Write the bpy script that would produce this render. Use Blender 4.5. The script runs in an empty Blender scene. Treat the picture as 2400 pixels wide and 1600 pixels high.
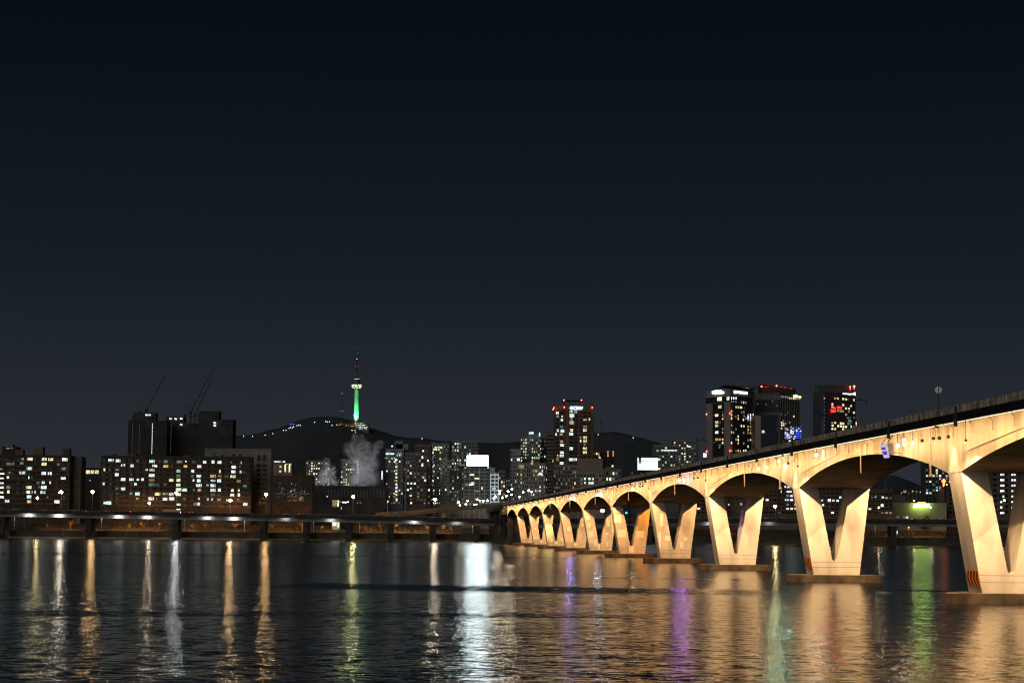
import bpy, math, random
from mathutils import Vector, Matrix, Euler
R = math.radians
rnd = random.Random(7)
scn = bpy.context.scene
COL = scn.collection
# ------------------------------------------------------------------ camera
FPX = 4900.0                       # focal length in pixels of the 2400 px wide photograph
CAMZ = 8.5
cam_d = bpy.data.cameras.new('camera'); cam = bpy.data.objects.new('camera', cam_d); COL.objects.link(cam)
cam_d.sensor_width = 36.0; cam_d.lens = 36.0 * FPX / 2400.0
cam_d.clip_start = 1.0; cam_d.clip_end = 30000.0
PITCH = math.atan(440.4 / FPX); ROLL = 0.0085
ROT = Matrix.Rotation(math.pi/2 + PITCH, 3, 'X') @ Matrix.Rotation(ROLL, 3, 'Z')
cam.rotation_euler = ROT.to_euler(); cam.location = (0, 0, CAMZ)
scn.camera = cam
# ------------------------------------------------------------------ world: night sky over a lit city
world = bpy.data.worlds.new('World'); scn.world = world; world.use_nodes = True
wn = world.node_tree.nodes; wl = world.node_tree.links
for n in list(wn): wn.remove(n)
wo = wn.new('ShaderNodeOutputWorld'); wb = wn.new('ShaderNodeBackground'); wl.new(wb.outputs[0], wo.inputs[0])
wt = wn.new('ShaderNodeTexCoord'); ws = wn.new('ShaderNodeSeparateXYZ'); wl.new(wt.outputs['Generated'], ws.inputs[0])
wr = wn.new('ShaderNodeValToRGB'); wl.new(ws.outputs['Z'], wr.inputs[0])
def lin(r, g, b):
    f = lambda c: (c/255)/12.92 if c/255 <= .04045 else ((c/255+.055)/1.055)**2.4
    return (f(r), f(g), f(b), 1)
stops = [(0.0, lin(46,48,53)), (.049, lin(39,43,49)), (.084, lin(30,37,43)), (.122, lin(22,30,37)), (.155, lin(17,26,33)), (.187, lin(13,21,29)), (.226, lin(9,16,23)), (.262, lin(6,12,18)), (1, lin(4,8,13))]
cr = wr.color_ramp; cr.interpolation = 'LINEAR'
cr.elements[0].position = 0; cr.elements[0].color = stops[0][1]
cr.elements[1].position = 1; cr.elements[1].color = stops[-1][1]
for p, c in stops[1:-1]:
    e = cr.elements.new(p); e.color = c
wl.new(wr.outputs[0], wb.inputs[0]); wb.inputs[1].default_value = 1.0
# the one 'sun': faint moon, added to stand for city glow from the bank behind the camera
sd = bpy.data.lights.new('fill_sun', 'SUN'); sd.energy = 0.58; sd.angle = R(50); sd.color = (1.0, .96, .90)
so = bpy.data.objects.new('fill_sun', sd); COL.objects.link(so)
so.rotation_euler = Vector((.48, 1.0, -.42)).to_track_quat('-Z', 'Y').to_euler()
scn.view_settings.view_transform = 'Standard'; scn.view_settings.look = 'None'
scn.view_settings.exposure = 0; scn.view_settings.gamma = 1
cy = scn.cycles
cy.use_denoising = True; cy.denoising_prefilter = 'ACCURATE'
cy.caustics_reflective = False; cy.caustics_refractive = False
cy.sample_clamp_indirect = 0; cy.sample_clamp_direct = 0
cy.max_bounces = 5; cy.diffuse_bounces = 2; cy.glossy_bounces = 3; cy.volume_bounces = 1
cy.use_adaptive_sampling = False; cy.filter_width = 1.15
cy.volume_step_rate = 1.0
try: cy.use_light_tree = True
except Exception: pass
# ------------------------------------------------------------------ photograph pixel -> point at a given distance
def ray(px, py):
    return ROT @ Vector(((px-1200)/FPX, (800-py)/FPX, -1.0))
def P(px, py, Y):
    d = ray(px, py); k = Y / d.y
    return Vector((d.x*k, Y, CAMZ + d.z*k))
def on_face(px, py, A, B):
    d = ray(px, py); n = Vector((B[1]-A[1], -(B[0]-A[0])))
    k = (n.x*A[0] + n.y*A[1]) / (n.x*d.x + n.y*d.y)
    return Vector((d.x*k, d.y*k, CAMZ + d.z*k))
# ------------------------------------------------------------------ materials
MATS = {}
def mat(name, col, rough=.8, var=.25, scale=.3, metal=0.0, streak=0.0, bump=0.0, dirt=None):
    if name in MATS: return MATS[name]
    m = bpy.data.materials.new(name); m.use_nodes = True; MATS[name] = m
    nt = m.node_tree; b = nt.nodes['Principled BSDF']
    b.inputs['Roughness'].default_value = rough; b.inputs['Metallic'].default_value = metal
    b.inputs['Specular IOR Level'].default_value = .3
    tc = nt.nodes.new('ShaderNodeTexCoord'); mp = nt.nodes.new('ShaderNodeMapping')
    nt.links.new(tc.outputs['Object'], mp.inputs[0])
    mp.inputs['Scale'].default_value = (1, 1, 1-.92*streak)
    nz = nt.nodes.new('ShaderNodeTexNoise'); nz.inputs['Scale'].default_value = scale; nz.inputs['Detail'].default_value = 6
    nt.links.new(mp.outputs[0], nz.inputs[0])
    rp = nt.nodes.new('ShaderNodeValToRGB'); nt.links.new(nz.outputs[0], rp.inputs[0])
    d = dirt or tuple(c*(1-var*1.6) for c in col)
    rp.color_ramp.elements[0].position = .3; rp.color_ramp.elements[0].color = (*[max(0, c) for c in d], 1)
    rp.color_ramp.elements[1].position = .68; rp.color_ramp.elements[1].color = (*[min(1, c*(1+var*.5)) for c in col], 1)
    nt.links.new(rp.outputs[0], b.inputs['Base Color'])
    if bump:
        bp = nt.nodes.new('ShaderNodeBump'); bp.inputs['Strength'].default_value = bump
        nt.links.new(nz.outputs[0], bp.inputs['Height']); nt.links.new(bp.outputs[0], b.inputs['Normal'])
    return m
def emit(name, col, s, sample=False, pattern=False):
    if name in MATS: return MATS[name]
    m = bpy.data.materials.new(name); m.use_nodes = True; MATS[name] = m
    nt = m.node_tree
    for n in list(nt.nodes): nt.nodes.remove(n)
    o = nt.nodes.new('ShaderNodeOutputMaterial'); e = nt.nodes.new('ShaderNodeEmission'); nt.links.new(e.outputs[0], o.inputs[0])
    e.inputs[0].default_value = (*col, 1); e.inputs[1].default_value = s
    if pattern:        # curtains and furniture behind a lit window; each window a little different
        oi = nt.nodes.new('ShaderNodeObjectInfo'); tc = nt.nodes.new('ShaderNodeTexCoord')
        ad = nt.nodes.new('ShaderNodeVectorMath'); ad.operation = 'MULTIPLY_ADD'
        cx = nt.nodes.new('ShaderNodeCombineXYZ')
        for i in range(3): nt.links.new(oi.outputs['Random'], cx.inputs[i])
        nt.links.new(cx.outputs[0], ad.inputs[0]); ad.inputs[1].default_value = (37, 19, 53); nt.links.new(tc.outputs['Generated'], ad.inputs[2])
        nz = nt.nodes.new('ShaderNodeTexNoise'); nz.inputs['Scale'].default_value = 2.6; nz.inputs['Detail'].default_value = 2
        nt.links.new(ad.outputs[0], nz.inputs[0])
        mr = nt.nodes.new('ShaderNodeMapRange'); nt.links.new(nz.outputs[0], mr.inputs[0])
        mr.inputs[1].default_value = .32; mr.inputs[2].default_value = .58; mr.inputs[3].default_value = .25*s; mr.inputs[4].default_value = 1.15*s
        mu = nt.nodes.new('ShaderNodeMath'); mu.operation = 'MULTIPLY'
        m2 = nt.nodes.new('ShaderNodeMapRange'); nt.links.new(oi.outputs['Random'], m2.inputs[0]); m2.inputs[3].default_value = .55; m2.inputs[4].default_value = 1.2
        nt.links.new(mr.outputs[0], mu.inputs[0]); nt.links.new(m2.outputs[0], mu.inputs[1]); nt.links.new(mu.outputs[0], e.inputs[1])
    try: m.cycles.emission_sampling = 'AUTO' if sample else 'NONE'
    except Exception: pass
    return m
WIN = {'C': ((.72,1,1), 1.2), 'G': ((.72,1,.80), 1.05), 'W': ((.97,1,1), 1.35), 'Y': ((1,.84,.45), 1.1), 'H': ((.92,1,.62), 1.0), 'A': ((1,.72,.22), .7),
       'O': ((1,.58,.26), .55), 'B': ((.74,.84,1), 1.2), 'L': ((.86,.82,1), 1.0), 'g': ((.55,1,.75), .22), 'w': ((.85,.95,1), .28), 'a': ((1,.6,.2), .10), 'd': ((.7,.8,.75), .12),
       'y': ((1,.85,.5), .38), 'U': ((.07,.12,1), .9), 'R': ((1,.05,.02), 1.1), 'c': ((.3,.9,1), .4), 'o': ((1,.42,.1), .3), 'p': ((.7,.25,.4), .10)}
def wmat(k):
    c, s = WIN[k]; return emit('lit window ' + k + k.lower(), c, s*(1.2 if k.isupper() else 1.0), False, True)
DARKGLASS = mat('dark window glass', (.012,.014,.017), .18, .2, .5)
CONC = mat('grey concrete', (.24,.22,.19), .85, .25, .15)
# ------------------------------------------------------------------ mesh building
class MB:
    def __init__(s): s.v = []; s.f = []; s.m = []
    def face(s, pts, mi=0):
        n = len(s.v); s.v += [tuple(p) for p in pts]; s.f.append(tuple(range(n, n+len(pts)))); s.m.append(mi)
    def hexa(s, b, t, mi=0):                    # b, t: four bottom and top points, counter-clockwise from above
        n = len(s.v); s.v += [tuple(p) for p in b] + [tuple(p) for p in t]
        for q in ((3,2,1,0), (4,5,6,7), (0,1,5,4), (1,2,6,5), (2,3,7,6), (3,0,4,7)):
            s.f.append(tuple(n+i for i in q)); s.m.append(mi)
    def box(s, x0, x1, y0, y1, z0, z1, mi=0):
        s.hexa([(x0,y0,z0),(x1,y0,z0),(x1,y1,z0),(x0,y1,z0)], [(x0,y0,z1),(x1,y0,z1),(x1,y1,z1),(x0,y1,z1)], mi)
    def prism(s, poly, z0, z1, mi=0):           # poly: counter-clockwise from above
        n = len(s.v); k = len(poly)
        s.v += [(p[0],p[1],z0) for p in poly] + [(p[0],p[1],z1) for p in poly]
        s.f.append(tuple(range(n+k-1, n-1, -1))); s.m.append(mi)
        s.f.append(tuple(range(n+k, n+2*k))); s.m.append(mi)
        for i in range(k):
            j = (i+1) % k; s.f.append((n+i, n+j, n+k+j, n+k+i)); s.m.append(mi)
    def bar(s, a, b, w, h, mi=0):               # beam of section w x h from a to b
        a = Vector(a); b = Vector(b); d = (b-a).normalized()
        u = d.cross(Vector((0,0,1)))
        if u.length < 1e-4: u = Vector((1,0,0))
        u.normalize(); v = u.cross(d); u *= w/2; v *= h/2
        s.hexa([a-u-v, a+u-v, a+u+v, a-u+v], [b-u-v, b+u-v, b+u+v, b-u+v], mi)
    def tube(s, a, b, r0, r1=None, n=8, mi=0, cap=True):
        r1 = r0 if r1 is None else r1
        a = Vector(a); b = Vector(b); d = (b-a).normalized()
        u = d.cross(Vector((0,0,1)))
        if u.length < 1e-4: u = Vector((1,0,0))
        u.normalize(); v = d.cross(u); k = len(s.v)
        for c, r in ((a, r0), (b, r1)):
            for i in range(n):
                t = 2*math.pi*i/n; s.v.append(tuple(c + (u*math.cos(t) + v*math.sin(t))*r))
        for i in range(n):
            j = (i+1) % n; s.f.append((k+i, k+j, k+n+j, k+n+i)); s.m.append(mi)
        if cap:
            s.f.append(tuple(range(k+n-1, k-1, -1))); s.m.append(mi); s.f.append(tuple(range(k+n, k+2*n))); s.m.append(mi)
    def ball(s, c, r, n=10, mi=0, sz=1.0):
        k = len(s.v); c = Vector(c); m = n//2
        for i in range(m+1):
            th = math.pi*i/m
            for j in range(n):
                ph = 2*math.pi*j/n
                s.v.append((c.x + r*math.sin(th)*math.cos(ph), c.y + r*math.sin(th)*math.sin(ph), c.z + r*math.cos(th)*sz))
        for i in range(m):
            for j in range(n):
                j2 = (j+1) % n; s.f.append((k+i*n+j, k+(i+1)*n+j, k+(i+1)*n+j2, k+i*n+j2)); s.m.append(mi)
    def lathe(s, c, prof, n=20, mi=0):          # prof: (radius, z) upwards
        k = len(s.v)
        for r, z in prof:
            for j in range(n):
                t = 2*math.pi*j/n; s.v.append((c[0]+r*math.cos(t), c[1]+r*math.sin(t), c[2]+z))
        for i in range(len(prof)-1):
            for j in range(n):
                j2 = (j+1) % n; s.f.append((k+i*n+j, k+i*n+j2, k+(i+1)*n+j2, k+(i+1)*n+j)); s.m.append(mi)
        s.f.append(tuple(range(k+n-1, k-1, -1))); s.m.append(mi)
        q = k+(len(prof)-1)*n; s.f.append(tuple(range(q, q+n))); s.m.append(mi)
LOC = {}
def wloc(o): return LOC.get(o.name, Vector((0,0,0))) if o else Vector((0,0,0))
def build(name, mb, mats, parent=None, loc=None, smooth=False):
    if not isinstance(mats, (list, tuple)): mats = [mats]
    me = bpy.data.meshes.new(name)
    base = wloc(parent) if parent else (Vector(loc) if loc is not None else Vector((0,0,0)))
    me.from_pydata([(v[0]-base.x, v[1]-base.y, v[2]-base.z) for v in mb.v], [], mb.f)
    for m in mats: me.materials.append(m)
    if len(mats) > 1: me.polygons.foreach_set('material_index', mb.m)
    if smooth: me.polygons.foreach_set('use_smooth', [True]*len(me.polygons))
    me.update()
    o = bpy.data.objects.new(name, me); COL.objects.link(o)
    if parent: o.parent = parent
    else: o.location = base
    LOC[o.name] = base
    return o
def tag(o, label=None, cat=None, group=None, kind=None):
    if label: o['label'] = label
    if cat: o['category'] = cat
    if group: o['group'] = group
    if kind: o['kind'] = kind
    return o
def thing(name, label, cat, loc, group=None):
    o = bpy.data.objects.new(name, None); COL.objects.link(o); o.location = loc; o.empty_display_size = .1
    LOC[o.name] = Vector(loc)
    return tag(o, label, cat, group)
def dup(root, loc, label=None, rotz=0.0, scale=None, group=None):
    r = root.copy(); COL.objects.link(r); r.location = loc; r.rotation_euler = (0,0,rotz)
    if scale: r.scale = scale
    if label: r['label'] = label
    if group: r['group'] = group
    for ch in root.children:
        c = ch.copy(); COL.objects.link(c); c.parent = r
        for g in ch.children:
            d = g.copy(); COL.objects.link(d); d.parent = c
    return r
UNIT = {}
def unit(m, name):
    if m.name not in UNIT:
        b = MB(); b.box(-.5,.5,-.5,.5,-.5,.5)
        me = bpy.data.meshes.new(name); me.from_pydata(b.v, [], b.f); me.materials.append(m); UNIT[m.name] = me
    return UNIT[m.name]
def block(name, m, c, size, parent, rz=0.0):
    o = bpy.data.objects.new(name, unit(m, name)); COL.objects.link(o); o.parent = parent
    o.location = Vector(c) - wloc(parent); o.scale = size; o.rotation_euler = (0,0,rz)
    LOC[o.name] = Vector(c)
    return o
def lamp(name, kind, loc, energy, col, **k):
    d = bpy.data.lights.new(name, kind); d.energy = energy; d.color = col
    for a, v in k.items():
        if a not in ('aim',): setattr(d, a, v)
    o = bpy.data.objects.new(name, d); COL.objects.link(o); o.location = loc
    if 'aim' in k: o.rotation_euler = (Vector(k['aim']) - Vector(loc)).to_track_quat('-Z', 'Y').to_euler()
    return o
ORD = ['first','second','third','fourth','fifth','sixth','seventh','eighth','ninth','tenth','eleventh','twelfth','thirteenth','fourteenth','fifteenth','sixteenth','seventeenth','eighteenth','nineteenth','twentieth',
       'twenty-first','twenty-second','twenty-third','twenty-fourth','twenty-fifth','twenty-sixth','twenty-seventh','twenty-eighth','twenty-ninth','thirtieth']
# ================================================================== SETTING
# ---- water: normals from noise so that ripples survive at grazing distance
def water_material():
    m = bpy.data.materials.new('river water'); m.use_nodes = True; nt = m.node_tree; N = nt.nodes; L = nt.links
    b = N['Principled BSDF']; b.inputs['Base Color'].default_value = (.006,.010,.013,1); b.inputs['IOR'].default_value = 1.333
    b.inputs['Roughness'].default_value = .13
    tc = N.new('ShaderNodeTexCoord')
    def noise(sc, sx, sy, det, off):
        mp = N.new('ShaderNodeMapping'); mp.inputs['Scale'].default_value = (sx, sy, 1); mp.inputs['Location'].default_value = off; L.new(tc.outputs['Object'], mp.inputs[0])
        n = N.new('ShaderNodeTexNoise'); n.noise_dimensions = '2D'; n.inputs['Scale'].default_value = sc; n.inputs['Detail'].default_value = det; n.inputs['Roughness'].default_value = .5
        L.new(mp.outputs[0], n.inputs[0])
        s = N.new('ShaderNodeVectorMath'); s.operation = 'SUBTRACT'; L.new(n.outputs['Color'], s.inputs[0]); s.inputs[1].default_value = (.5,.5,.5)
        return s.outputs[0]
    def mul(a, v):
        s = N.new('ShaderNodeVectorMath'); s.operation = 'MULTIPLY'; L.new(a, s.inputs[0]); s.inputs[1].default_value = v; return s.outputs[0]
    def add(a, c):
        s = N.new('ShaderNodeVectorMath'); s.operation = 'ADD'; L.new(a, s.inputs[0]); L.new(c, s.inputs[1]); return s.outputs[0]
    sw = mul(noise(.22, .6, 1.0, 1, (3,8,0)), (.03,.05,0))
    wa = mul(noise(1.2, .5, 1.0, 2, (0,0,0)), (.24,.175,0))
    rp = mul(noise(4.0, .6, 1.0, 2, (40,7,0)), (.20,.14,0))
    t = add(add(sw, wa), rp)
    # wind patches and slicks: strength of the ripples over the river
    pn = N.new('ShaderNodeTexNoise'); pn.noise_dimensions = '2D'; pm = N.new('ShaderNodeMapping'); pm.inputs['Scale'].default_value = (.0035,.010,1); L.new(tc.outputs['Object'], pm.inputs[0]); L.new(pm.outputs[0], pn.inputs[0])
    pn.inputs['Scale'].default_value = 1; pn.inputs['Detail'].default_value = 3
    mr = N.new('ShaderNodeMapRange'); L.new(pn.outputs[0], mr.inputs[0]); mr.inputs[1].default_value = .35; mr.inputs[2].default_value = .65; mr.inputs[3].default_value = .78; mr.inputs[4].default_value = 1.15
    k = mr.outputs[0]
    sx = N.new('ShaderNodeSeparateXYZ'); wob = N.new('ShaderNodeTexNoise'); wob.noise_dimensions = '2D'; wob.inputs['Scale'].default_value = .035; wob.inputs['Detail'].default_value = 4
    L.new(tc.outputs['Object'], wob.inputs[0]); L.new(tc.outputs['Object'], sx.inputs[0])
    def math_(op, a, b_=None, c=None):
        s = N.new('ShaderNodeMath'); s.operation = op
        for i, q in enumerate((a, b_, c)):
            if q is None: continue
            if isinstance(q, (int, float)): s.inputs[i].default_value = q
            else: L.new(q, s.inputs[i])
        return s.outputs[0]
    tl = []
    def band(y0, slope, half, x0, x1, soft, depth, amp, amp2=.05):
        nonlocal k
        yy = math_('SUBTRACT', math_('SUBTRACT', sx.outputs[1], y0), math_('MULTIPLY', sx.outputs[0], slope))
        yy = math_('ADD', yy, math_('MULTIPLY', math_('SUBTRACT', wob.outputs[0], .5), amp))
        d = math_('ABSOLUTE', yy)
        r = N.new('ShaderNodeMapRange'); r.interpolation_type = 'SMOOTHSTEP'; L.new(d, r.inputs[0]); r.inputs[1].default_value = half*.5; r.inputs[2].default_value = half*1.35; r.inputs[3].default_value = 1; r.inputs[4].default_value = 0
        a = N.new('ShaderNodeMapRange'); a.interpolation_type = 'SMOOTHSTEP'; L.new(sx.outputs[0], a.inputs[0]); a.inputs[1].default_value = x0; a.inputs[2].default_value = x0+soft; a.inputs[3].default_value = 0; a.inputs[4].default_value = 1
        c = N.new('ShaderNodeMapRange'); c.interpolation_type = 'SMOOTHSTEP'; L.new(sx.outputs[0], c.inputs[0]); c.inputs[1].default_value = x1; c.inputs[2].default_value = x1+soft; c.inputs[3].default_value = 1; c.inputs[4].default_value = 0
        w = math_('MULTIPLY', math_('MULTIPLY', r.outputs[0], a.outputs[0]), math_('MULTIPLY', c.outputs[0], depth))
        k = math_('ADD', k, math_('MULTIPLY', w, -.25)); tl.append(math_('MULTIPLY', w, -amp2))
    band(303, -.28, 17, -40, 32, 12, .90, 12)         # the long dark slick across the middle of the river
    band(378, -.12, 5, 10, 40, 12, .7, 8)
    band(318, -.1, 4, 54, 90, 8, .75, 6)
    band(640, .02, 12, -260, 60, 60, .6, 30)
    band(210, .1, 6, -70, 5, 12, .55, 6)
    rg = N.new('ShaderNodeMapRange'); rg.interpolation_type = 'SMOOTHSTEP'; L.new(sx.outputs[1], rg.inputs[0]); rg.inputs[1].default_value = 100; rg.inputs[2].default_value = 480; rg.inputs[3].default_value = .125; rg.inputs[4].default_value = .16; L.new(rg.outputs[0], b.inputs['Roughness'])
    ra = N.new('ShaderNodeMapRange'); ra.interpolation_type = 'SMOOTHSTEP'; L.new(sx.outputs[1], ra.inputs[0]); ra.inputs[1].default_value = 110; ra.inputs[2].default_value = 420; ra.inputs[3].default_value = 1.35; ra.inputs[4].default_value = .75
    k = math_('MULTIPLY', k, ra.outputs[0])
    sc = N.new('ShaderNodeVectorMath'); sc.operation = 'SCALE'; L.new(t, sc.inputs[0]); L.new(k, sc.inputs['Scale'])
    tot = tl[0]
    for q in tl[1:]: tot = math_('ADD', tot, q)
    cv = N.new('ShaderNodeCombineXYZ'); cv.inputs[2].default_value = 1; L.new(tot, cv.inputs[1])
    up = N.new('ShaderNodeVectorMath'); up.operation = 'ADD'; L.new(sc.outputs[0], up.inputs[0]); L.new(cv.outputs[0], up.inputs[1])
    no = N.new('ShaderNodeVectorMath'); no.operation = 'NORMALIZE'; L.new(up.outputs[0], no.inputs[0]); L.new(no.outputs[0], b.inputs['Normal'])
    return m
b = MB(); b.face([(-900,-60,0),(1100,-60,0),(1100,1452,0),(-900,1452,0)])
tag(build('river_water', b, water_material()), 'dark rippled river with streaked reflections', None, None, 'structure')
# ---- far bank: one ground sheet, terraced
GR = mat('dark soil and asphalt', (.05,.045,.038), .9, .4, .08)
b = MB()
xs = (-1500, 1900)
prof = [(1445,5.0),(1478,5.2),(1500,9.0),(1520,10.0),(3900,14.0),(4300,22.0),(9000,22.0)]
for (y0,z0),(y1,z1) in zip(prof, prof[1:]): b.face([(xs[0],y0,z0),(xs[1],y0,z0),(xs[1],y1,z1),(xs[0],y1,z1)])
tag(build('ground', b, GR), 'dark ground of the far river bank', None, None, 'structure')
b = MB(); WALLM = mat('embankment concrete', (.16,.13,.09), .9, .35, .12, streak=.5)
b.box(-1500,1900,1443.0,1444.9,-1,5.0); b.box(-1500,1900,1442.6,1445.3,5.0,5.25)
for i in range(-60, 70): b.box(i*14-.12, i*14+.12, 1442.85, 1443.05, -.5, 5.0)
b.face([(-1500,1430,-.4),(1900,1430,-.4),(1900,1443.2,1.2),(-1500,1443.2,1.2)])
EMB = build('embankment_wall', b, WALLM); tag(EMB, 'low grey concrete embankment wall along the far waterline', 'wall')
# ---- hills
def hill(name, label, prof, Yr, Y0, zbase, m, jag=1.3, seed=3):
    r = random.Random(seed); pts = []
    # resample ridge
    for (xa,ya),(xb,yb) in zip(prof, prof[1:]):
        n = max(1, int((xb-xa)/2.2))
        for i in range(n):
            t = i/n; pts.append((xa+(xb-xa)*t, ya+(yb-ya)*t))
    pts.append(prof[-1]); v = []; f = []; rows = 26; ncol = len(pts)
    for j in range(rows+1):
        t = j/rows
        for i, (px, py) in enumerate(pts):
            p = P(px, py, Yr); h = p.z - zbase
            s = (1-t)**1.25
            rough = (r.random()-.5)*jag*(1.0 if j else 1.0) + math.sin(px*.09+j*1.3)*jag*1.2*math.sin(t*math.pi)
            Y = Yr - (Yr-Y0)*t + (math.sin(px*.05+2*t)*.008*(Yr-Y0) if 0 < j < rows else 0)
            v.append((p.x*(1-.10*t), Y, max(zbase-2, zbase + h*s + rough*(0 if j == rows else 1))))
    for i, (px, py) in enumerate(pts):         # the far side
        p = P(px, py, Yr); v.append((p.x, Yr + 900, zbase))
    w = ncol
    for j in range(rows):
        for i in range(w-1):
            a = j*w+i; f.append((a, a+w, a+w+1, a+1))
    k = (rows+1)*w
    for i in range(w-1): f.append((i, i+1, k+i+1, k+i))
    me = bpy.data.meshes.new(name); me.from_pydata(v, [], f); me.materials.append(m); me.polygons.foreach_set('use_smooth', [True]*len(f)); me.update()
    o = bpy.data.objects.new(name, me); COL.objects.link(o); LOC[o.name] = Vector((0,0,0))
    return tag(o, label, None, None, 'structure')
HILLM = mat('wooded hillside', (.058,.068,.078), .95, .16, .05)
hill('hill', 'dark wooded hill below the green lit tower', [(380,1046),(470,1030),(543,1021),(574,1020),(602,1016),(627,1008),(653,1003),(676,994),(696,986.7),(719,979.5),(745,976.5),(780,975.5),(806,979),(824,985.5),(862,999.5),(900,1012),(924,1020),(955,1025),(993,1026),(1034,1033),(1118,1036.5),(1179,1038),(1217,1034),(1260,1046),(1310,1075)], 5300, 4350, 22, HILLM)
hill('hill', 'dark low hill to the right of the tower with red beacons', [(1270,1060),(1310,1040),(1360,1022),(1389,1015),(1402,1013.5),(1435,1011),(1466,1016),(1492,1023),(1517,1029),(1541,1036),(1575,1050),(1620,1075)], 4900, 4350, 22, HILLM, seed=9)
hill('hill', 'dark hill seen below the nearest arch of the bridge', [(1980,1150),(2030,1124),(2064,1117),(2095,1113),(2126,1124),(2157,1137),(2200,1148),(2280,1170)], 4800, 4350, 22, HILLM, seed=5)
# ================================================================== THE BRIDGE
AX = -math.atan(282/FPX)
BS = Vector((math.sin(AX), math.cos(AX), 0)); BT = Vector((math.cos(AX), -math.sin(AX), 0))
def W(s, t, z): return BS*s + BT*t + Vector((0,0,z))
TN, TF = 70.6, 83.0
SN = [153,255.9,359,462.2,563.3,664.2,764.2,867,967,1062,1162]; SEND = 1264.0
ZP, ZC, ZT = 16.1, 20.0, 22.3
TH = 6.0
def concrete_lit(name, col):
    m = mat(name, col, .75, .22, .5, streak=.85, bump=.12)
    nt = m.node_tree; N = nt.nodes; L = nt.links; bs = N['Principled BSDF']; src = bs.inputs['Base Color'].links[0].from_socket
    # shutter joints: thin darker lines every few metres along the length, plus blotches
    tc = N.new('ShaderNodeTexCoord'); sp = N.new('ShaderNodeSeparateXYZ'); L.new(tc.outputs['Object'], sp.inputs[0])
    fr = N.new('ShaderNodeMath'); fr.operation = 'PINGPONG'; L.new(sp.outputs[1], fr.inputs[0]); fr.inputs[1].default_value = 2.1
    lt = N.new('ShaderNodeMath'); lt.operation = 'LESS_THAN'; L.new(fr.outputs[0], lt.inputs[0]); lt.inputs[1].default_value = .07
    nz = N.new('ShaderNodeTexNoise'); nz.inputs['Scale'].default_value = .16; nz.inputs['Detail'].default_value = 7; L.new(tc.outputs['Object'], nz.inputs[0])
    mx = N.new('ShaderNodeMixRGB'); mx.blend_type = 'MULTIPLY'; L.new(src, mx.inputs[1]); mx.inputs[2].default_value = (.62,.55,.48,1)
    ma = N.new('ShaderNodeMath'); ma.operation = 'MAXIMUM'; mr = N.new('ShaderNodeMapRange'); L.new(nz.outputs[0], mr.inputs[0]); mr.inputs[1].default_value = .5; mr.inputs[2].default_value = .75; mr.inputs[3].default_value = 0; mr.inputs[4].default_value = .8
    l5 = N.new('ShaderNodeMath'); l5.operation = 'MULTIPLY'; L.new(lt.outputs[0], l5.inputs[0]); l5.inputs[1].default_value = .6
    L.new(l5.outputs[0], ma.inputs[0]); L.new(mr.outputs[0], ma.inputs[1]); L.new(ma.outputs[0], mx.inputs[0]); L.new(mx.outputs[0], bs.inputs['Base Color'])
    return m
GIRD = concrete_lit('pale girder concrete', (.44,.41,.36))
LEGM = mat('pale pier concrete', (.46,.42,.38), .75, .24, .35, streak=.6, bump=.1)
PATCH = mat('fresh repair mortar', (.68,.64,.56), .8, .1, .6)
SLABM = mat('stained pier base concrete', (.085,.06,.04), .85, .5, .5, streak=.4, bump=.2)
EDGE = mat('dark steel edge panel', (.012,.011,.010), .6, .3, .4)
PARA = mat('weathered parapet concrete', (.55,.45,.35), .85, .45, .7, bump=.2)
ASPH = mat('asphalt', (.05,.05,.05), .9, .2, .8)
SOFF = mat('dark brown girder soffit', (.17,.12,.075), .9, .35, .25)  # soffit colour darker and browner than the webs
PIPEM = mat('pale painted pipe', (.55,.47,.36), .5, .2, 1.0)
DMET = mat('dark metal', (.03,.03,.032), .5, .2, 1.0, metal=.4)
ORANGE = mat('orange reflective sheet', (.95,.25,.03), .5, .1, 1.0); BLACK = mat('black paint', (.01,.008,.008), .6, .1, 1.0)
WARM = (1.0,.585,.23)
bridge = thing('river_bridge', 'long floodlit concrete road bridge with arched girder on V-shaped piers', 'bridge', W(165,77,0))
def soff(s):
    if s <= SN[0]: return ZP
    for i, a in enumerate(SN):
        e = SN[i+1] if i+1 < len(SN) else SEND
        if a <= s <= a+TH: return ZP
        if a+TH < s < e:
            u = (s-a-TH)/(e-a-TH); return ZP + (ZC-ZP)*(1-abs(2*u-1)**2.1)
    return ZP
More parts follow.
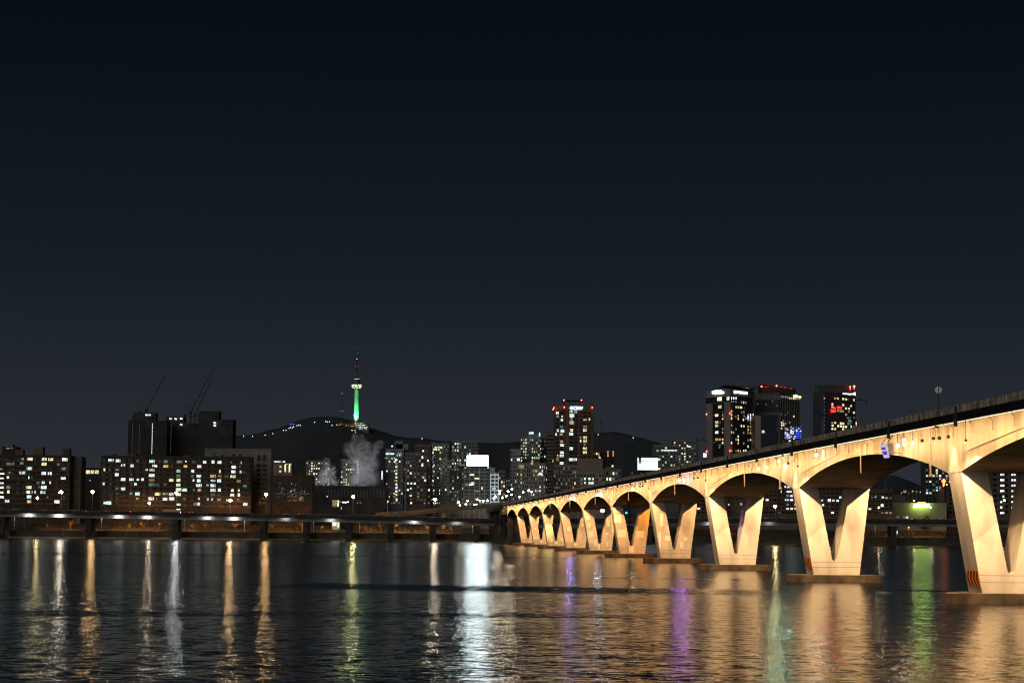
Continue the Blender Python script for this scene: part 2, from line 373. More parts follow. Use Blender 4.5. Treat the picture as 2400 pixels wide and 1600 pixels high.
for i, a in enumerate(SN):
    e = SN[i+1] if i+1 < len(SN) else SEND
    n = 36; st = [a, a+TH] + [a+TH+(e-a-TH)*k/n for k in range(1, n+1)]
    b = MB()
    for s0, s1 in zip(st, st[1:]):
        z0, z1 = soff(s0+1e-6), soff(s1-1e-6)
        b.face([W(s0,TN,z0), W(s0,TN,ZT), W(s1,TN,ZT), W(s1,TN,z1)])                # near web
        b.face([W(s0,TF,z0), W(s1,TF,z1), W(s1,TF,ZT), W(s0,TF,ZT)])
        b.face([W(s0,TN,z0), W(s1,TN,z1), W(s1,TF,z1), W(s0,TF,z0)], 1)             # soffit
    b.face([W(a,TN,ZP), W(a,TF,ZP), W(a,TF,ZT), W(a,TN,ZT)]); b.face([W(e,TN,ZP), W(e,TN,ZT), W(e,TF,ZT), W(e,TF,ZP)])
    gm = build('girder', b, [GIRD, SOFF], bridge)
    # downpipes below the cantilever, a conduit and hanging pole in the middle
    if 0 <= i <= 7:
        sp = (e-a)/12
        for k in range(12):
            s = a+2.5+sp*k; p = MB()
            ln = 1.15 if k not in (6,) else 4.4
            p.tube(W(s,TN-.75,22.15), W(s,TN-.28,21.75), .10, n=6); p.tube(W(s,TN-.28,21.8), W(s,TN-.28,21.75-ln), .10, n=6)
            build('drain_pipe', p, PIPEM, gm)
    p = MB(); sm = (a+e)/2
    p.tube(W(sm-22,TN-.15,19.2+.4), W(sm+18,TN-.15,20.9), .06, n=6); p.tube(W(sm+18,TN-.15,20.9), W(e-3,TN-.15,18.6), .05, n=6); p.tube(W(sm-22,TN-.15,19.6), W(sm-22,TN-.15,22.2), .06, n=6)
    build('conduit', p, PIPEM, gm)
    # clamp plates at mid span
    if i <= 4:
        for ds in (-4.5, 3.5):
            for q in range(3):
                p = MB(); p.bar(W(sm+ds,TN-.1,20.5+q*.22), W(sm+ds+3.2,TN-.1,20.5+q*.22), .16, .08); build('clamp_plate', p, PIPEM, gm)
        p = MB(); p.bar(W(sm-.3,TN-.12,20.1), W(sm-.3,TN-.12,21.7), .25, 1.2); build('bearing_bracket', p, PIPEM, gm)
# deck, edge panel, parapet
b = MB(); s0, s1 = 120, SEND
def slab(b, t0, t1, z0, z1, mi=0, s0=s0, s1=s1): b.hexa([W(s0,t0,z0),W(s0,t1,z0),W(s1,t1,z0),W(s1,t0,z0)][::-1], [W(s0,t0,z1),W(s0,t1,z1),W(s1,t1,z1),W(s1,t0,z1)][::-1], mi)
slab(b, 68.25, 85.3, 22.2, 22.85)
build('deck', b, GIRD, bridge)
b = MB(); slab(b, 68.55, 85.0, 22.854, 22.87); build('road_surface', b, ASPH, bridge)
for t0, t1 in ((67.95,68.25),(85.3,85.6)):
    b = MB(); slab(b, t0, t1, 21.95, 22.95)
    build('edge_panel', b, EDGE, bridge)
for t0, t1 in ((68.0,68.4),(85.15,85.55)):
    b = MB(); slab(b, t0, t1, 22.95, 23.85)
    s = 125
    while s < SEND: b.bar(W(s,t0-.03,23.0), W(s,t0-.03,23.86), .10, .06); s += 2.5
    build('parapet', b, PARA, bridge)
# bracket posts on the edge
for i, a in enumerate(SN):
    for k in range(3):
        s = a - 8 + 34*k
        if s > SEND-10: continue
        b = MB(); b.bar(W(s,67.8,21.3), W(s,67.8,22.9), .42, .25); b.bar(W(s,67.9,22.9), W(s,67.9,23.7), .22, .15)
        build('lamp_bracket', b, DMET, bridge)
# light strip under the cantilever: dashes
STRIP = emit('warm led tube', (1,.80,.58), 1.8, False)
for i, a in enumerate(SN):
    e = SN[i+1] if i+1 < len(SN) else SEND
    b = MB(); s = a+.3
    while s < e-1.4: b.bar(W(s,68.5,21.92), W(s+1.45,68.5,21.92), .10, .07); s += 1.9
    build('light_strip', b, STRIP, bridge)
    ar = lamp('unseen_web_wash', 'AREA', W((a+e)/2,67.5,20.6), 7600, WARM, shape='RECTANGLE', size=.2, size_y=e-a)  # unseen area lamp without a fixture, set below the strip to wash the web
    # local Y along the bridge, -Z towards the web and down
    zax = -(BT*1.0 + Vector((0,0,-.62))).normalized(); yax = BS; xax = yax.cross(zax)
    ar.rotation_euler = Matrix((xax, yax, zax)).transposed().to_euler()
# piers
def chevron(bm, A, u, v, w, h):        # board in plane u (horizontal), v (up): orange with black arrowheads pointing to -u
    n = u.cross(v).normalized()
    bm.hexa([A-n*.02, A+u*w-n*.02, A+u*w+n*.03, A+n*.03], [A+v*h-n*.02, A+u*w+v*h-n*.02, A+u*w+v*h+n*.03, A+v*h+n*.03], 0)
    return n
for i, a in enumerate(SN):
    pier = bpy.data.objects.new('pier', None); COL.objects.link(pier); pier.parent = bridge; pier.location = W(a+TH/2,77,0)-wloc(bridge); LOC[pier.name] = W(a+TH/2,77,0)
    f0, f1 = a, a+TH
    # V profile in (t, z): two legs and the root as one outline
    zt = ZP - .002; zb = 1.17
    notch = [(76.28 + .52*(1-math.cos(math.pi*k/8)), 4.1 - .52*math.sin(math.pi*k/8)) for k in range(9)]
    outl = [(73.1,zb),(81.1,zb),(83.0-.03,zt),(79.55,zt)] + notch[::-1] + [(73.95,zt),(70.63,zt)]
    b = MB(); k = len(outl)
    b.v += [tuple(W(f0,t,z)) for t, z in outl] + [tuple(W(f1,t,z)) for t, z in outl]
    # front and back split into quads strips so that faces stay planar and convex
    nc = len(notch); R_ = list(range(4, 4+nc)); li = 4+nc; lo = li+1
    def cap(off, flip):
        fs = [(0, R_[nc-1], li, lo), (1, 2, 3, R_[0])] + [(0, R_[q], R_[q+1])[::1] if False else (0,) for q in ()]
        mid = nc//2
        for q in range(mid, nc-1): fs.append((0, R_[q], R_[q+1]))
        fs.append((0, 1, R_[mid]))
        for q in range(0, mid): fs.append((1, R_[q], R_[q+1]))
        for fc in fs:
            fc = tuple(off+x for x in fc); b.f.append(fc[::-1] if flip else fc); b.m.append(0)
    cap(0, False); cap(k, True)
    for q in range(k):
        j = (q+1) % k; b.f.append((q, k+q, k+j, j)); b.m.append(0)
    leg = build('leg', b, LEGM, pier)
    # construction joints as thin grooves on the faces
    j = MB()
    for z in (2.5, 3.35):
        tl = 73.1 + (70.63-73.1)*(z-zb)/(zt-zb); tr = 81.1 + (82.97-81.1)*(z-zb)/(zt-zb)
        j.bar(W(f0-.003,tl,z), W(f0-.003,tr,z), .012, .05)
    build('joint_line', j, SLABM, pier)
    # pile cap with rounded upstream and downstream noses
    b = MB(); poly = [(84.7,-1.9),(84.1,2.5),(82.8,6.0),(81.0,8.3),(73.0,8.3),(71.0,6.0),(69.2,2.5),(68.0,-1.9)]
    poly = poly + [(68.6,-2.4),(84.1,-2.4)]
    pw = [W(a+s_, t_, 0) for t_, s_ in poly]
    b.prism([(p.x,p.y) for p in pw], -2, 1.18)
    cap_ = build('pile_cap', b, SLABM, pier)
    # repair patches
    if i in (4,5,6,7,8,9):
        rr = random.Random(i*3+1)
        spec = {5: [(.32,12.2,2.4,2.6,0),(.5,7.6,2.4,2.3,0),(.42,7.4,2.5,2.1,1),(.5,3.3,1.6,2.2,2)],
                4: [(.55,11.5,.9,3.4,0),(.75,6.6,1.3,1.3,0),(.15,6.2,.6,4.2,0),(.5,6.4,1.0,1.0,1),(.3,4.8,.7,1.6,1)],
                6: [(.35,13.1,1.5,1.2,0),(.35,10.4,1.0,1.3,0),(.45,7.2,1.0,1.9,0),(.2,7.0,.4,2.4,0),(.7,3.9,.9,2.3,0),(.3,11.2,1.1,2.6,1),(.4,7.3,.8,.9,1),(.8,9.4,.5,2.8,1),(.55,3.5,.7,1.3,1),(.2,3.2,.9,2.2,2)]}.get(i)
        if not spec: spec = [(rr.random()*.6+.2, rr.uniform(3.5,11), rr.uniform(.5,1.0), rr.uniform(.9,2.0), rr.choice((0,0,1))) for _ in range(3)] + [(.5,3.2,1.2,1.2,2)]
        for u, z, w, h, side in spec:
            if side == 0: ta = 73.1-2.47*(z-zb)/14.85; tb = 73.95+2.33*(16.1-z)/12
            elif side == 1: ta = 79.55-2.2*(16.1-z)/12; tb = 81.1+1.9*(z-zb)/14.85
            else: ta, tb = 76.0, 77.6; z = min(z, 2.6)
            t = ta+(tb-ta)*u
            b = MB(); b.hexa([W(f0-.012,t-w/2,z-h/2),W(f0-.012,t+w/2,z-h/2),W(f0+.02,t+w/2,z-h/2),W(f0+.02,t-w/2,z-h/2)], [W(f0-.012,t-w/2,z+h/2),W(f0-.012,t+w/2,z+h/2),W(f0+.02,t+w/2,z+h/2),W(f0+.02,t-w/2,z+h/2)])
            build('repair_patch', b, PATCH, pier)
    # hazard board on the leg side facing up-river
    if i in (1, 2):
        def side(s, z): return W(s, 73.1-2.47*(z-zb)/14.85-.03, z)
        z0, z1 = (2.25, 4.05) if i == 2 else (2.0, 3.9)
        sa, sb = f1-.6, f0+.1
        A = side(sa, z0); u = (side(sb, z0)-A); w = u.length; u.normalize(); v = (side(sa, z1)-A); h = v.length; v.normalize(); n = u.cross(v).normalized()
        b = MB(); b.hexa([A, A+u*w, A+u*w-n*.04, A-n*.04], [A+v*h, A+u*w+v*h, A+u*w+v*h-n*.04, A+v*h-n*.04])
        hb = build('hazard_board', b, ORANGE, pier)
        c = MB(); n2 = n*.012; pitch = w/4.0
        for q in range(4):
            x0 = pitch*(q+.12); bw = pitch*.46; dx = pitch*.42
            x0 = x0+dx*.6
            for (xa, za), (xb, zb_) in (((x0+dx*.5,0),(x0-dx,h*.5)), ((x0-dx,h*.5),(x0+dx*.5,h))):
                cl = lambda x: max(0, min(w, x))
                c.face([A+n2+u*cl(xa)+v*za, A+n2+u*cl(xa+bw)+v*za, A+n2+u*cl(xb+bw)+v*zb_, A+n2+u*cl(xb)+v*zb_])
        build('chevron', c, BLACK, hb) if False else build('chevron', c, BLACK, pier)
    # floodlights: one out from the girder before the pier on each side, one right at the pier
    for sgn, tt in ((-1, TN-1.3), (1, TF+1.3)):
        tt += .9*sgn; loc = W(a-10, tt, 19.4)
        if sgn < 0 or i < 8:
            b = MB(); b.tube(W(a-10.3,tt,22.2), W(a-10.3,tt,19.6), .04, n=5); b.box(loc.x-.16,loc.x+.16,loc.y-.5,loc.y-.25,loc.z,loc.z+.25)
            fl = build('floodlight', b, EDGE, bridge)
            v = MB(); q = .12*-sgn
            if sgn < 0: v.bar(W(a-10.05,tt+q,19.42), W(a-9.2,tt+q,19.42), .012, .27); build('beam_blocker', v, EDGE, fl)  # added plate that keeps the beam off the near web
        aim = W(a+1, 73.0 if sgn < 0 else 81.1, 8.9)
        col = (1,.625,.285) if i < 4 else (1,.53,.19)
        if i == 5 and sgn > 0: col = (1,.33,.03)
        lamp('pier_floodlight_beam', 'SPOT', loc, (40000 if i < 4 else 25000)*(1 if sgn < 0 else .85), col, aim=aim, spot_size=R(66), spot_blend=.35, shadow_soft_size=.04)
    loc = W(a+TH/2, TN-2.2, 21.4)
    lamp('pier_downlight_beam', 'SPOT', loc, 7500, (1,.68,.34), aim=W(a+TH/2, 71.8, 8), spot_size=R(70), spot_blend=1.0, shadow_soft_size=.2)
    b = MB(); b.box(loc.x-.2,loc.x+.2,loc.y-.3,loc.y+.3,loc.z+.25,loc.z+.5); build('floodlight', b, DMET, bridge)
# coloured accents
lamp('green_accent_beam', 'SPOT', W(SN[8]-6,73,12), 4500, (.1,1,.25), aim=W(SN[8],72.9,8.5), spot_size=R(50), spot_blend=.8)
lamp('violet_accent_beam', 'SPOT', W(SN[3]+4,75.8,8), 500, (.55,.2,1), aim=W(SN[3]+5,78.2,9.5), spot_size=R(90), spot_blend=.8)
# small coloured lamps hung on the girder at mid span
def fascia_lamp(px, py, col, s, r=.28):
    t = TN-1.1; x = None
    # intersection of the pixel ray with the vertical plane t = const
    d = ray(px, py); q = t/(d.x*BT.x + d.y*BT.y); p = Vector((d.x*q, d.y*q, CAMZ+d.z*q))
    b = MB(); b.tube((p.x,p.y,22.2), (p.x,p.y,p.z+r*.6), .04, n=5); b.box(p.x-.22,p.x+.22,p.y+.1,p.y+.35,p.z-.2,p.z+.25)
    h = build('hanging_lamp', b, DMET, bridge)
    b = MB(); b.ball(p, r, 8); build('lens', b, emit('hanging lamp ' + col, HCOL[col], s, True), h)
    return p
HCOL = {'white': (.95,.97,1), 'warm': (1,.8,.5), 'orange': (1,.45,.08), 'violet': (.50,.22,1), 'teal': (.15,1,.8), 'blue': (.35,.35,1), 'red': (1,.05,.03)}
for px, py, c, s in ((1913,1066,'white',120),(2104,1044,'warm',60),(2118,1031,'orange',40),(2119,1041,'warm',60),(2139,1038,'warm',60),(1826,1080,'teal',500),(1778,1098,'warm',70),(1797,1095,'warm',60),
                     (1592,1125,'violet',110),(1603,1124,'violet',30),(1483,1145,'warm',150),(1400,1159,'white',160),(1336,1168,'blue',300),(1289,1175,'warm',150),(1252,1182,'warm',150),(1221,1186,'warm',150)):
    fascia_lamp(px, py, c, s, .21 if px > 1700 else .30)
# dark counterweights hung from the edge near the nearest pier
for px, py in ((2187,1027),(2201,1026),(2222,1023),(2161,1032),(1626,1120),(1636,1119),(1847,1085),(1501,1140),(1506,1139)):
    d = ray(px, py); t = TN-.9; q = t/(d.x*BT.x + d.y*BT.y); p = Vector((d.x*q, d.y*q, CAMZ+d.z*q))
    b = MB(); b.tube((p.x,p.y,22.2), (p.x,p.y,p.z), .03, n=5); b.box(p.x-.2,p.x+.2,p.y-.2,p.y+.2,p.z-.2,p.z+.2); build('hanging_weight', b, DMET, bridge)
# long poles with a lamp at the foot, beside the soffit
for px, y0, y1, t in ((2181,1000,1112,TN-1.0),(1828,1085,1142,TN-1.0),(2076,1118,1143,TF+.3),(1816,1145,1165,TF+.3)):
    d = ray(px, y1); q = t/(d.x*BT.x + d.y*BT.y); p = Vector((d.x*q, d.y*q, CAMZ+d.z*q))
    b = MB(); b.tube((p.x,p.y,22.2), p, .13, n=6); b.box(p.x-.2,p.x+.3,p.y-.2,p.y+.2,p.z-.25,p.z+.1); build('lamp_pole', b, PIPEM, bridge)
# lit clearance banner on the girder
d = ray(2078, 1055); t = TN-.7; q = t/(d.x*BT.x + d.y*BT.y); p = Vector((d.x*q, d.y*q, CAMZ+d.z*q))
sgn = thing('height_sign', 'small blue lit banner sign hung on the girder above the second arch from the right', 'sign', p)
BN = emit('lit banner sheet', (.70,.66,1), .75, False)
def local(s, t, z): return p + BS*s + BT*t + Vector((0,0,z))
b = MB(); b.hexa([local(1.6,0,-1.05),local(-1.6,0,-1.05),local(-1.6,.06,-1.05),local(1.6,.06,-1.05)], [local(2.2,-.5,.85),local(-1.4,-.5,.85),local(-1.4,-.44,.85),local(2.2,-.44,.85)])
build('banner', b, BN, sgn)
b = MB()
for k in range(5): b.hexa([local(1.2-k*.5,-.40,.10),local(.85-k*.5,-.40,.10),local(.85-k*.5,-.37,.10),local(1.2-k*.5,-.37,.10)], [local(1.3-k*.5,-.52,.42),local(.95-k*.5,-.52,.42),local(.95-k*.5,-.46,.42),local(1.3-k*.5,-.46,.42)])
b.hexa([local(.9,-.20,-.62),local(-1.0,-.20,-.62),local(-1.0,-.14,-.62),local(.9,-.14,-.62)], [local(1.3,-.38,-.12),local(-1.2,-.38,-.12),local(-1.2,-.3,-.12),local(1.3,-.3,-.12)])
build('lettering', b, emit('banner blue print', (.12,.08,.75), .6), sgn)
b = MB(); b.bar(local(1.9,-.3,.9), local(1.9,.7,2.2), .08, .08); b.bar(local(-1.2,-.3,.9), local(-1.2,.7,2.2), .08, .08); build('hanger', b, DMET, sgn)
# furniture on the deck edge
def on_plane(px, py, t):
    d = ray(px, py); q = t/(d.x*BT.x + d.y*BT.y); return Vector((d.x*q, d.y*q, CAMZ+d.z*q))
q0 = on_plane(2200, 955, 69.2); q1 = on_plane(2200, 913, 69.2)
o = thing('round_sign', 'round grey traffic sign seen from behind on a thin post above the bridge parapet', 'sign', (q0.x,q0.y,22.87))
b = MB(); b.tube((q0.x,q0.y,22.87), (q0.x,q0.y,q1.z+.5), .035, n=6); build('post', b, DMET, o)
b = MB(); b.tube((q0.x,q0.y+.05,q1.z), (q0.x,q0.y+.09,q1.z), .44, n=24); build('disc', b, mat('grey sign back', (.8,.8,.78), .6, .1, 2), o)
q0 = on_plane(1924, 1010, 69.2); q1 = on_plane(1922, 972, 69.2)
o = thing('solar_panel_post', 'dark solar panel tilted on a slim post above the bridge parapet', 'solar panel', (q0.x,q0.y,22.87))
b = MB(); b.tube((q0.x,q0.y,22.87), (q0.x,q0.y,q1.z), .06, n=6); build('post', b, DMET, o)
b = MB(); c = Vector((q0.x,q0.y,q1.z)); b.hexa([c+Vector((-1.05,-.6,.30)),c+Vector((1.05,-.6,-.35)),c+Vector((1.05,.6,-.12)),c+Vector((-1.05,.6,.55))], [c+Vector((-1.05,-.6,.36)),c+Vector((1.05,-.6,-.29)),c+Vector((1.05,.6,-.06)),c+Vector((-1.05,.6,.61))]); build('panel', b, DARKGLASS, o)
b = MB(); b.box(c.x-.02,c.x+.52,c.y-.2,c.y+.2,22.9,c.z-.9); build('cabinet', b, mat('violet grey cabinet', (.10,.09,.16), .6, .1, 1), o)
q0 = on_plane(1998, 990, 69.2); q1 = on_plane(1998, 915, 69.2); q2 = on_plane(2033, 927, 69.2)
o = thing('camera_mast', 'thin dark camera mast with a side arm in front of the rightmost tower', 'camera mast', (q0.x,q0.y,22.87))
b = MB(); b.tube((q0.x,q0.y,22.87), (q0.x,q0.y,q1.z), .11, .08, n=6); build('mast', b, DMET, o)
b = MB(); z = q2.z; b.tube((q0.x,q0.y,z), (q0.x+2.15,q0.y,z+.02), .05, n=6); build('arm', b, DMET, o)
b = MB(); b.box(q0.x+1.05,q0.x+1.3,q0.y-.1,q0.y+.1,z+.03,z+.22); b.ball((q0.x+2.1,q0.y,z-.32), .16, 8); b.tube((q0.x+2.1,q0.y,z), (q0.x+2.1,q0.y,z-.25), .03, n=5); build('camera_head', b, DMET, o)
q0 = on_plane(1634, 1082, 69.2); q1 = on_plane(1634, 1023, 69.2)
o = thing('camera_mast', 'thin dark camera mast with a long arm left of the twin signed tower', 'camera mast', (q0.x,q0.y,22.87))
b = MB(); b.tube((q0.x,q0.y,22.87), (q0.x,q0.y,q1.z), .13, .09, n=6); build('mast', b, DMET, o)
b = MB(); z = q1.z-.75; b.tube((q0.x,q0.y,z), (q0.x+2.2,q0.y,z), .05, n=6); build('arm', b, DMET, o)
b = MB(); b.box(q0.x+1.1,q0.x+1.4,q0.y-.12,q0.y+.12,z,z+.28); b.box(q0.x+2.0,q0.x+2.3,q0.y-.12,q0.y+.12,z-.4,z); build('camera_head', b, DMET, o)
# ================================================================== ELEVATED EXPRESSWAY on the far bank
YE = 1430.0
epts = [(-420,19.6),(-200,19.6),(0,19.3),(420,18.3),(840,17.3),(1020,16.3),(1184,15.8),(1400,16.6),(1800,17.8),(2200,18.0),(2500,18.0),(2800,18.0)]
def ex(px): return P(px, 1240, YE).x
EP = [(ex(px), z) for px, z in epts]
def ez(x):
    for (xa,za),(xb,zb) in zip(EP, EP[1:]):
        if xa <= x <= xb: return za+(zb-za)*(x-xa)/(xb-xa)
    return EP[0][1]
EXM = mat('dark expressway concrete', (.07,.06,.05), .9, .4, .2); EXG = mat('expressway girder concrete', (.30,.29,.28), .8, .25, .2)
expw = thing('elevated_expressway', 'low elevated riverside expressway on columns, dark with white lamps beneath its deck', 'expressway', (0,YE,0))
def strip(y0, y1, dz0, dz1):
    b = MB()
    for (xa,za),(xb,zb) in zip(EP, EP[1:]):
        b.hexa([(xa,y0,za+dz0),(xb,y0,zb+dz0),(xb,y1,zb+dz0),(xa,y1,za+dz0)], [(xa,y0,za+dz1),(xb,y0,zb+dz1),(xb,y1,zb+dz1),(xa,y1,za+dz1)])
    return b
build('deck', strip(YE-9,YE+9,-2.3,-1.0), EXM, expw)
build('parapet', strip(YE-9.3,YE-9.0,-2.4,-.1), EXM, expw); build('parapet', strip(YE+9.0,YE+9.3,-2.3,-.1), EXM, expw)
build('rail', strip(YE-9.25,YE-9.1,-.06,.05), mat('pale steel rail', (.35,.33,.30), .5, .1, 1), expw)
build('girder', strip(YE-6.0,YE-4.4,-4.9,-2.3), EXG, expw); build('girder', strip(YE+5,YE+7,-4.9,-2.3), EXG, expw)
for px in (-200,10,212,415,619,719,819,916,1015,1118,1320,1520,1700,1890,2090,2290,2480):
    x = ex(px); z = ez(x)-4.9
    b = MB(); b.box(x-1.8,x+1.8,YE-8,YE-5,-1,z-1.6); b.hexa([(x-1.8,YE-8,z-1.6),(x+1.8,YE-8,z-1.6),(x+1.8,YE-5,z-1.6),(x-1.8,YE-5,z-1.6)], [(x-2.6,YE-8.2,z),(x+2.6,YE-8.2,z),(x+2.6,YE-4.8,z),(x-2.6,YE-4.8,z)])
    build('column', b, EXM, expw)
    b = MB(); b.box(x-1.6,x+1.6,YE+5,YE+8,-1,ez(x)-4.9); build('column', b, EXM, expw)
UL = emit('white deck lamp', (.95,.97,1), 14, False)
for px, k in ((-60,1),(72,1),(141,1.15),(282,1.1),(349,1),(489,.95),(551,1.05),(671,.28),(777,.45),(971,.6),(1071,.3),(1663,.5),(1800,.2)):
    x = ex(px); z = ez(x)
    b = MB(); b.box(x-2.2,x+2.2,YE-9.35,YE-9.05,z-2.62,z-2.42); build('deck_lamp', b, EXG, expw)
    lamp('deck_lamp_glow', 'AREA', (x, YE-8.9, z-2.6), 330*k, (.96,.97,1), shape='RECTANGLE', size=6, size_y=.25, aim=(x, YE-6.0, z-4.4)); lamp('deck_lamp_glow', 'SPOT', (x, YE-8.9, z-2.6), 1900*k, (.96,.97,1), spot_size=R(120), spot_blend=.8, shadow_soft_size=.3, aim=(x, YE-6.5, z-4.6))
# entry ramp behind the expressway, curving up to the bridge
b = MB(); rp = [(880,1200.5,1520),(930,1198,1515),(985,1194,1505),(1040,1188,1495),(1100,1183,1480),(1160,1178,1465),(1200,1176,1455)]
rw = [P(*q) for q in rp]
for A, B in zip(rw, rw[1:]):
    b.hexa([(A.x,A.y,A.z-3.2),(B.x,B.y,B.z-3.2),(B.x,B.y+7,B.z-3.2),(A.x,A.y+7,A.z-3.2)], [(A.x,A.y,A.z-1),(B.x,B.y,B.z-1),(B.x,B.y+7,B.z-1),(A.x,A.y+7,A.z-1)])
c = MB()
for A, B in zip(rw, rw[1:]): c.hexa([(A.x,A.y-.3,A.z-1.6),(B.x,B.y-.3,B.z-1.6),(B.x,B.y,B.z-1.6),(A.x,A.y,A.z-1.6)], [(A.x,A.y-.3,A.z),(B.x,B.y-.3,B.z),(B.x,B.y,B.z),(A.x,A.y,A.z)])
ramp = thing('access_ramp', 'pale concrete access ramp rising behind the expressway to the bridge end', 'ramp', (rw[3].x,1490,9))
build('deck', b, mat('dull ramp concrete', (.13,.115,.095), .9, .3, .2), ramp); build('parapet', c, mat('tan parapet', (.20,.15,.10), .85, .3, .2), ramp)
for A in rw[1::2]:
    p = MB(); p.box(A.x-1.2,A.x+1.2,A.y+2,A.y+5,8,A.z-3.2); build('column', p, CONC, ramp)
# bridge end: dark bents where the bridge lands
for px, wd in ((1188,22),(1206,14)):
    pass
endp = bridge
for s, t0, t1 in ((1262,71,83.5),):
    for tt in (72.5, 77, 81.5):
        b = MB(); c = W(s,tt,0); b.box(c.x-1.9,c.x+1.9,c.y-1.6,c.y+1.6,-1,17.5); build('end_column', b, EXM, bridge)
    b = MB(); b.hexa([W(s-2.5,66,17.5),W(s-2.5,86,17.5),W(s+2.5,86,17.5),W(s+2.5,66,17.5)][::-1], [W(s-2.5,66,20.2),W(s-2.5,86,20.2),W(s+2.5,86,20.2),W(s+2.5,66,20.2)][::-1]); build('end_cap_beam', b, EXM, bridge)
b = MB(); slab(b, 68.25, 85.3, 20.2, 22.85, 0, SEND, 1470); build('approach_deck', b, EXM, bridge)
for s in (1320, 1395, 1465):
    b = MB()
    for tt in (71, 82): c = W(s,tt,0); b.box(c.x-1.7,c.x+1.7,c.y-1.7,c.y+1.7,-1,20.2)
    build('end_column', b, EXM, bridge)
